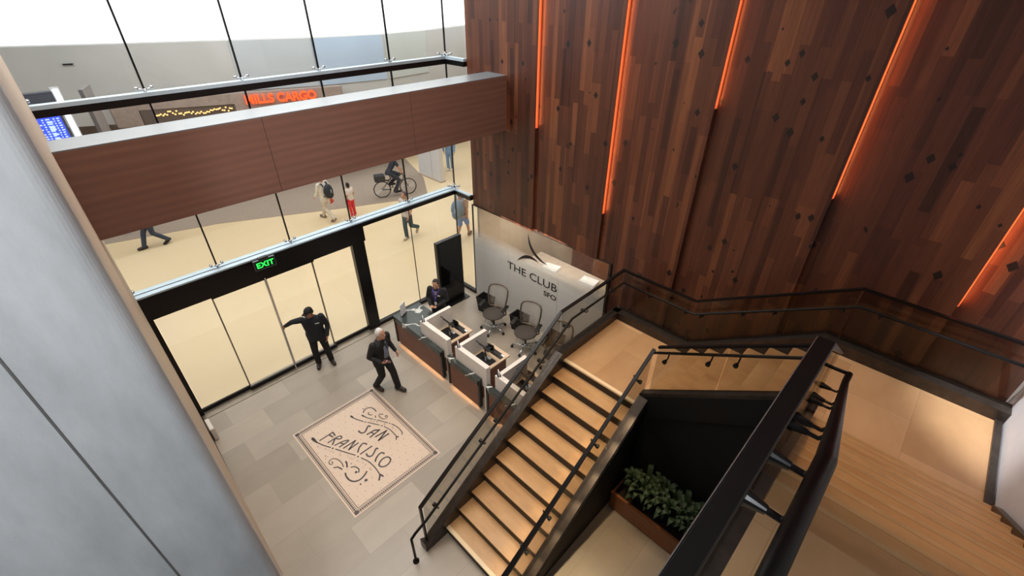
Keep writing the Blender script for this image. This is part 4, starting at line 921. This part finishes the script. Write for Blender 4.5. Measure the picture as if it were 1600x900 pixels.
def person(label, loc, rz, scale, pose, skin, hair, top, bottom, shoe, short_sleeve=False, shorts=False, group=None, vox=.009, jacket=True, face=True, hairstyle='short', feet=True):
    P = dict(BASE); P.update(pose); q = {k: (Vector(v) if isinstance(v, tuple) else v) for k, v in P.items()}; w = P['w']
    Rh = (Matrix.Rotation(q['yaw'], 3, 'Z') @ Matrix.Rotation(q['pitch'], 3, 'X') @ Matrix.Rotation(q['roll'], 3, 'Y'))
    def torso(bm, e):
        pel, ch, nk = q['pel'], q['chest'], q['neck']; L = lambda a, b, t: a.lerp(b, t)
        loft(bm, [(L(pel, ch, -.33), (.145 + e) * w, (.10 + e) * w, q['pa']), (L(pel, ch, -.1), (.168 + e) * w, (.118 + e) * w, q['pa']), (L(pel, ch, .3), (.150 + e) * w, (.108 + e) * w, (q['pa'] + q['sa']) / 2), (L(pel, ch, .75), (.165 + e) * w, (.118 + e) * w, q['sa']),
                  (L(ch, nk, .25), (.178 + e) * w, (.115 + e), q['sa']), (L(ch, nk, .62), (.165 + e) * w, (.092 + e), q['sa']), (L(ch, nk, .86), (.10 + e) * w, .066 + e, q['sa']), (L(ch, nk, 1.0), .062 + e, .058 + e, q['sa'])])
    bm = bmesh.new(); torso(bm, 0)
    chain(bm, [q['neck'] - V(0, 0, .04), q['head'] + Rh @ V(0, -.015, -.075)], [.058, .054]); head_geo(bm, q['head'], Rh)
    for s in 'RL':
        chain(bm, [q['sh' + s], q['sh' + s].lerp(q['el' + s], .45), q['el' + s], q['el' + s].lerp(q['wr' + s], .35), q['wr' + s]], [.056, .050, .040, .041, .027])
        hd = q['hd' + s] if q['hd' + s] is not None else (q['wr' + s] - q['el' + s])
        hand_geo(bm, q['wr' + s], hd, q['hn' + s], q['curl' + s], 1 if s == 'R' else -1)
        chain(bm, [q['hip' + s], q['hip' + s].lerp(q['kn' + s], .5), q['kn' + s], q['kn' + s].lerp(q['an' + s], .35), q['an' + s]], [.088, .076, .055, .056, .038])
        f = q['ft' + s].normalized(); chain(bm, [q['an' + s], q['an' + s] + f * .13 - V(0, 0, .045)], [.036, .03])
    me = remesh(bm, vox, 2)
    root = obj('person', me, skin); root.location = loc; root.rotation_euler = (0, 0, rz); root.scale = (scale,) * 3; tag(root, label, 'person', group)
    # upper garment
    bm = bmesh.new(); e = .022 if jacket else .013
    torso(bm, e)
    for s in 'RL':
        sh, el, wr = q['sh' + s], q['el' + s], q['wr' + s]
        if short_sleeve: chain(bm, [sh, sh.lerp(el, .6)], [.07, .062])
        else: chain(bm, [sh, sh.lerp(el, .5), el, el.lerp(wr, .5), el.lerp(wr, .94)], [.074, .068, .056, .050, .043])
    if jacket: loft(bm, [(q['pel'] + V(0, 0, -.16), .178 * w, .135 * w, q['pa']), (q['pel'] + V(0, 0, .05), .186 * w, .140 * w, q['pa'])])
    obj('jacket' if jacket else 'shirt', remesh(bm, vox + .003, 3), top, root)
    bm = bmesh.new()
    loft(bm, [(q['pel'] + V(0, 0, -.10), (.172) * w, .128 * w, q['pa']), (q['pel'] + V(0, 0, .06), .166 * w, .126 * w, q['pa'])])
    for s in 'RL':
        hp_, kn, an = q['hip' + s], q['kn' + s], q['an' + s]
        if shorts: chain(bm, [hp_, hp_.lerp(kn, .5), hp_.lerp(kn, .92)], [.105, .098, .088])
        else: chain(bm, [hp_, hp_.lerp(kn, .5), kn, kn.lerp(an, .5), kn.lerp(an, 1.03)], [.104, .092, .076, .073, .066])
    obj('shorts' if shorts else 'trousers', remesh(bm, vox + .003, 3), bottom, root)
    for s in 'RL':
        f = q['ft' + s].normalized(); a = q['an' + s]; bm = bmesh.new()
        sd = V(-f.y, f.x, 0).normalized() if (abs(f.x) + abs(f.y)) > .1 else V(1, 0, 0)
        chain(bm, [a - f * .05 - V(0, 0, .040), a + f * .06 - V(0, 0, .036), a + f * .17 - V(0, 0, .042)], [.050, .054, .046]); chain(bm, [a + V(0, 0, .01), a - V(0, 0, .03)], [.052, .05])
        obj('shoe', remesh(bm, .008, 2), shoe, root)
    if hair is not None: obj('hair', hair_mesh(q['head'], Rh, hairstyle), hair, root)
    if face:
        for s in (-1, 1):
            bm = bmesh.new(); ball(bm, q['head'] + Rh @ V(s * .03, .086, .008), (.012, .006, .006), 8, Rh); obj('eye', bm, plain('dark eye', (40, 30, 26), .3), root, True)
        bm = bmesh.new(); ball(bm, q['head'] + Rh @ V(0, .0945, -.062), (.022, .005, .006), 8, Rh); obj('mouth', bm, plain('lips', (150, 88, 80), .5), root, True)
    return root, q, Rh
NAVY = plain('navy jacket cloth', (24, 27, 34), .8, 0, .15, 30); BLK = plain('black suit cloth', (24, 23, 25), .8, 0, .15, 30); TROU = plain('black trouser cloth', (20, 20, 22), .85, 0, .12, 30)
SHOEB = plain('dark brown leather', (44, 32, 28), .4, 0, .1); HGREY = plain('silver hair', (206, 204, 202), .7, 0, .08, 40); HDARK = plain('dark hair', (30, 25, 24), .6, 0, .15, 40)

# man in dark jacket and cap pushing the door
r, q, Rh = person('person in a dark navy jacket and cap reaching out to the sliding door edge', (2.63, 8.70, 0), PI - .35, .97, dict(
    pel=(0, -.01, .96), chest=(0, .03, 1.28), neck=(0, .05, 1.47), head=(.01, .10, 1.61), yaw=-.75, pitch=-.25, pa=0, sa=-.05, w=1.16,
    shR=(.205, .02, 1.41), elR=(.40, .03, 1.42), wrR=(.56, -.10, 1.27), hdR=(.65, -.45, -.35), hnR=(-.2, -.6, -.6), shL=(-.205, .05, 1.41), elL=(-.29, .02, 1.13), wrL=(-.23, .14, .90),
    hipR=(.09, 0, .93), knR=(.12, .05, .50), anR=(.12, -.01, .085), hipL=(-.09, 0, .93), knL=(-.14, .06, .5), anL=(-.17, 0, .085), ftR=(.15, 1, 0), ftL=(-.25, 1, 0)),
    SKIN2, HDARK, NAVY, TROU, SHOEB)
bm = bmesh.new(); ball(bm, (0, -.004, .05), (.088, .108, .085), 20)
for v in bm.verts: v.co.z = max(v.co.z, .045)
bm2 = bmesh.new(); box(bm, -.06, .06, .07, .16, .046, .056, bevel=.004); bm2.free()
bmesh.ops.transform(bm, matrix=Matrix.Translation(q['head']) @ Rh.to_4x4(), verts=bm.verts); obj('cap', bm, plain('black cap', (22, 20, 22), .8), r, True)
obj('chest_badge', BM(lambda b: box(b, -.14, -.05, .185, .192, 1.325, 1.345)), plain('pale badge', (190, 196, 200), .4), r)

# grey haired man in a black suit walking
r, q, Rh = person('grey haired person in a black suit walking past the mosaic holding a phone', (3.22, 6.98, 0), -PI + .30, 1.0, dict(
    pel=(0, 0, .94), chest=(0, .05, 1.27), neck=(0, .08, 1.46), head=(.01, .13, 1.615), yaw=.15, pitch=.02, pa=.05, sa=.12, w=1.12,
    shR=(.20, .06, 1.41), elR=(.28, -.02, 1.13), wrR=(.20, .22, 1.02), hdR=(-.35, .9, .15), hnR=(-.6, -.1, .8), curlR=.7, shL=(-.20, .07, 1.41), elL=(-.29, -.01, 1.14), wrL=(-.30, .14, .93), hdL=(.05, .55, -.8),
    hipR=(.09, 0, .91), knR=(.10, .04, .50), anR=(.10, -.20, .10), hipL=(-.09, 0, .91), knL=(-.10, .17, .50), anL=(-.10, .24, .085), ftR=(.1, .95, -.1), ftL=(0, 1, .05)),
    SKIN, HGREY, BLK, TROU, SHOEB)
bm = bmesh.new()
for (z, wd_, y) in ((0, 0, 0),):
    pts = [(-.055, .225, 1.40), (.055, .225, 1.40), (.062, .225, 1.22), (.05, .205, 1.0), (-.05, .205, 1.0), (-.062, .225, 1.22)]
    a = [bm.verts.new((p[0], p[1] - .06, p[2])) for p in pts]; b = [bm.verts.new((p[0] * .9, p[1] - .012 - (.035 if p[2] > 1.3 else 0), p[2])) for p in pts]
    bm.faces.new(a); bm.faces.new(b[::-1])
    for i in range(6): bm.faces.new((a[i], a[(i + 1) % 6], b[(i + 1) % 6], b[i]))
obj('shirt', bm, plain('grey blue shirt', (120, 128, 146), .7), r)
ph = obj('smartphone', bx(-.036, .036, -.075, .075, -.004, .004, bevel=.003), plain('dark phone with red edge', (70, 24, 26), .3)); tag(ph, 'dark phone held in the hand of the grey haired walking person', 'phone')
ph.parent = None; Mw = Matrix.Translation((3.22, 6.98, 0)) @ Matrix.Rotation(-PI + .30, 4, 'Z')
ph.matrix_world = Mw @ Matrix.Translation((.145, .315, 1.055)) @ Matrix.Rotation(.5, 4, 'Z') @ Matrix.Rotation(-.3, 4, 'X')

# clerk behind the marble counter
r, q, Rh = person('person in a dark blazer with a purple lanyard standing behind the marble counter', (5.24, 7.62, 0), PI / 2 + .55, .96, dict(
    head=(0, .05, 1.62), pitch=-.2, yaw=.05, elR=(.25, .03, 1.16), wrR=(.10, .24, 1.08), elL=(-.25, .03, 1.16), wrL=(-.06, .25, 1.08), hdR=(-.8, .6, 0), hdL=(.8, .6, 0), hnR=(0, 0, 1), hnL=(0, 0, 1), w=1.05), SKIN, HDARK, BLK, TROU, SHOEB)
bm = bmesh.new()
for s in (-1, 1): sweep(bm, [(s * .075, .045, 1.475), (s * .07, .125, 1.41), (s * .045, .152, 1.30), (0, .158, 1.14)], rect(.016, .006))
obj('lanyard', bm, plain('purple lanyard', (84, 70, 170), .6), r); obj('name_badge', bx(-.03, .03, .152, .16, 1.05, 1.14), M_WHITE, r); obj('lapel_badge', bx(-.125, -.065, .142, .152, 1.32, 1.345), M_WHITE, r)
bm = bmesh.new(); v = [bm.verts.new(p) for p in ((-.05, .118, 1.44), (.05, .118, 1.44), (0, .150, 1.20))]; bm.faces.new(v); bmesh.ops.solidify(bm, geom=bm.faces[:], thickness=.012); obj('shirt_front', bm, plain('pale blouse', (170, 160, 190), .7), r)

# passers-by on the concourse
FAR = .013
WALK = dict(pel=(0, 0, .93), hipR=(.09, 0, .90), hipL=(-.09, 0, .90), knR=(.09, .20, .52), anR=(.08, .33, .10), knL=(-.09, .0, .50), anL=(-.08, -.33, .16), ftL=(0, .8, -.5), elR=(.25, -.12, 1.16), wrR=(.24, -.08, .92), elL=(-.25, .06, 1.15), wrL=(-.24, .22, .97))
person('person in slate trousers striding across the terrazzo, torso hidden by the wood beam', (1.4, 18.05, 0), PI / 2 + .1, 1.02, WALK, SKIN, HDARK, NAVY, plain('slate trousers', (58, 66, 82), .8), SHOEB, vox=FAR, face=False)
r, q, Rh = person('person in pale beige clothes carrying a black backpack on the concourse', (6.455, 15.85, 0), .35, 1.0, dict(WALK, w=1.08), SKIN, HDARK, plain('cream jacket', (226, 218, 206), .8), plain('pale beige trousers', (214, 200, 182), .8), plain('taupe shoes', (130, 112, 100), .7), vox=FAR, face=False)
def backpack(label, loc, rz, m, s=(1, 1, 1)):
    b = thing('backpack', label, 'backpack', loc, rz); b.scale = s
    bm = bmesh.new(); ball(bm, (0, -.11, 0), (.19, .13, .30), 18)
    for v in bm.verts: v.co.z += .05 * (1 if v.co.z < 0 else -.2); v.co.y = min(v.co.y, -.005)
    obj('bag', bm, m, b, True); bm = bmesh.new(); ball(bm, (0, -.19, -.10), (.13, .07, .13), 14); obj('front_pocket', bm, m, b, True)
    for sd in (-1, 1): bm = bmesh.new(); sweep(bm, [(sd * .1, -.02, .2), (sd * .115, .05, .31), (sd * .12, .2, .27), (sd * .125, .24, .08), (sd * .12, .1, -.16), (sd * .11, -.02, -.18)], rect(.05, .014)); obj('strap', bm, m, b)
    obj('logo_patch', bx(-.02, .02, -.245, -.238, -.02, .10), plain('pale patch', (170, 186, 200), .5), b); return b
backpack('black backpack worn by the person in pale beige clothes', Vector((6.455, 15.85, 1.16)) + Matrix.Rotation(.35, 3, 'Z') @ V(0, -.145, 0), .35, plain('black nylon', (40, 46, 56), .7))
bm = bmesh.new(); ball(bm, (0, 0, 0), (.07, .10, .26), 14)
for v in bm.verts: v.co += V(.03 * math.sin(v.co.z * 30), .03 * math.sin(v.co.z * 22 + 1), 0)
o = obj('red_jacket', bm, plain('coral cloth', (236, 92, 70), .8), smooth=True); o.location = Vector((6.455, 15.85, .80)) + Matrix.Rotation(.35, 3, 'Z') @ V(.27, .0, 0); tag(o, 'coral red jacket hanging from the hand of the backpack wearer', 'jacket')
person('small person with dark hair, white top and bright red trousers', (7.25, 15.5, 0), .25, .76, dict(elR=(.25, .02, 1.15), wrR=(.22, .10, .93)), SKIN, HDARK, plain('white cotton top', (228, 216, 210), .8), plain('red trousers', (222, 58, 62), .8), plain('white trainers', (225, 220, 215), .6), True, vox=FAR, face=False, jacket=False, hairstyle='long')
person('person in dark green leggings and pale top walking by just outside the glass', (7.70, 12.5, 0), PI / 2 + .35, .98, dict(WALK, knL=(-.09, -.05, .5), anL=(-.08, -.42, .30), ftL=(0, .5, -.8), knR=(.09, .06, .48), anR=(.08, .05, .085)), SKIN, plain('plum hair wrap', (92, 72, 92), .7), plain('pale grey top', (206, 196, 192), .8), plain('dark teal leggings', (62, 84, 92), .8), plain('beige shoes', (206, 190, 170), .6), True, vox=FAR, face=False, jacket=False)
r, q, Rh = person('person in blue shorts with a large grey blue backpack outside the corner glass', (9.0, 11.17, 0), -PI / 2 + .45, 1.0, dict(WALK, w=1.1), SKIN, plain('cropped brown hair', (120, 92, 76), .7), plain('tan shirt', (190, 150, 126), .8), plain('blue shorts', (112, 146, 212), .8), plain('brown trainers', (120, 96, 80), .6), True, True, vox=FAR, face=False, jacket=False)
bm = bmesh.new(); tube(bm, [(.09 + .068 * math.cos(a), .19 + .068 * math.sin(a), .565) for a in (2 * PI * i / 14 for i in range(14))], .014, 6, True); obj('knee_band', bm, plain('yellow band', (238, 214, 90), .6), r)
backpack('large grey blue backpack on the person in blue shorts', Vector((9.0, 11.17, 1.2)) + Matrix.Rotation(-PI / 2 + .45, 3, 'Z') @ V(0, -.15, 0), -PI / 2 + .45, plain('grey blue nylon', (112, 134, 156), .7), (1.2, 1.45, 1.25))
person('person in a sky blue outfit standing far off behind the corner joint', (13.1, 16.9, 0), 2.2, 1.0, dict(elR=(.3, .05, 1.2)), SKIN, HDARK, plain('sky blue cloth', (128, 164, 208), .8), MATS['sky blue cloth'], MATS['white trainers'], vox=FAR, face=False)
sc = thing('suitcase', 'dark blue suitcase standing on the carpet beside the beam edge', 'suitcase', (9.05, 20.5, 0), .4)
obj('shell', bx(-.24, .24, -.14, .14, .05, .70, bevel=.04), plain('navy suitcase shell', (52, 70, 104), .5), sc); bm = bmesh.new(); tube(bm, [(-.12, -.1, .7), (-.12, -.1, 1.0), (.12, -.1, 1.0), (.12, -.1, .7)], .01, 6); obj('handle', bm, M_CHROME, sc)
for a in (-.18, .18):
    for b in (-.09, .09): bm = bmesh.new(); cone(bm, (a - .01, b, .03), (a + .01, b, .03), .03, .03); obj('caster', bm, M_BLACK, sc)

# bicycle with its uniformed rider
BX, BY, BR = 9.52, 16.05, -.40
bk = thing('bicycle', 'dark bicycle with a rear pannier ridden along the carpet edge', 'bicycle', (BX, BY, 0), BR)
M_BK = plain('dark bicycle paint', (46, 44, 46), .4, .2)
for x in (-.53, .53):
    bm = bmesh.new(); tube(bm, [(x + .33 * math.cos(a), 0, .35 + .33 * math.sin(a)) for a in (2 * PI * i / 36 for i in range(36))], .022, 8, True); wh = obj('wheel', bm, plain('tyre rubber', (58, 52, 50), .8), bk, True)
    bm = bmesh.new()
    for i in range(20):
        a = 2 * PI * i / 20; tube(bm, [(x, .02 * (-1) ** i, .35), (x + .315 * math.cos(a), 0, .35 + .315 * math.sin(a))], .0025, 4)
    cone(bm, (x, -.04, .35), (x, .04, .35), .025, .025); obj('spokes', bm, M_CHROME, wh)
bm = bmesh.new(); S_ = (-.16, 0, .86); BB = (-.08, 0, .30); HT = (.36, 0, .90); HB = (.40, 0, .74)
for a, b in ((S_, BB), (BB, HB), ((-.13, 0, .78), HT), (HT, HB)): tube(bm, [a, b], .018, 8)
for s in (-.05, .05): tube(bm, [(BB[0], s * .5, BB[2]), (-.53, s, .35)], .011, 6); tube(bm, [(-.13, s * .5, .78), (-.53, s, .35)], .009, 6); tube(bm, [(HB[0], s, HB[2]), (.53, s, .35)], .013, 6)
obj('frame', bm, M_BK, bk, True)
bm = bmesh.new(); tube(bm, [(.36, 0, .90), (.36, 0, 1.0)], .014, 8); tube(bm, [(.28, -.30, 1.02), (.36, -.1, 1.0), (.36, .1, 1.0), (.28, .30, 1.02)], .013, 8); obj('handlebar', bm, M_BLACK, bk, True)
bm = bmesh.new(); tube(bm, [(-.16, 0, .86), (-.18, 0, .94)], .014, 8); ball(bm, (-.2, 0, .97), (.14, .075, .03), 14); obj('saddle', bm, M_BLACK, bk, True)
bm = bmesh.new(); tube(bm, [(.0, 0, .0), (.0, 0, 0.001)], .001, 4) if False else None
cone(bm, (BB[0], -.03, .30), (BB[0], -.045, .30), .09, .09, 20); tube(bm, [(BB[0], -.07, .30), (BB[0] + .1, -.07, .17)], .01, 6); tube(bm, [(BB[0], .07, .30), (BB[0] - .1, .07, .43)], .01, 6)
box(bm, BB[0] + .06, BB[0] + .14, -.15, -.07, .155, .18); box(bm, BB[0] - .14, BB[0] - .06, .07, .15, .42, .445); obj('crank', bm, M_CHROME, bk)
obj('pannier', bx(-.78, -.36, -.17, .17, .72, .98, bevel=.04), plain('black pannier', (44, 46, 52), .7), bk); obj('rear_rack', boxes((-.75, -.2, -.06, .06, .70, .72)), M_BLACK, bk)
person('person in a dark uniform riding the bicycle, head hidden by the beam', (BX, BY, 0), BR - PI / 2, 1.0, dict(
    pel=(0, -.18, 1.06), chest=(0, .02, 1.36), neck=(0, .10, 1.54), head=(0, .16, 1.70), shR=(.19, .09, 1.49), shL=(-.19, .09, 1.49), elR=(.27, .22, 1.25), elL=(-.27, .22, 1.25), wrR=(.27, .26, 1.06), wrL=(-.27, .26, 1.06), hdR=(0, .8, -.3), hdL=(0, .8, -.3),
    hipR=(.09, -.16, 1.02), knR=(.12, .18, .72), anR=(.11, .0, .27), hipL=(-.09, -.16, 1.02), knL=(-.12, .24, .86), anL=(-.11, -.16, .53)), SKIN, HDARK, plain('dark navy uniform', (40, 48, 62), .8), MATS['dark navy uniform'], M_BLACK, True, vox=FAR, face=False, jacket=False)
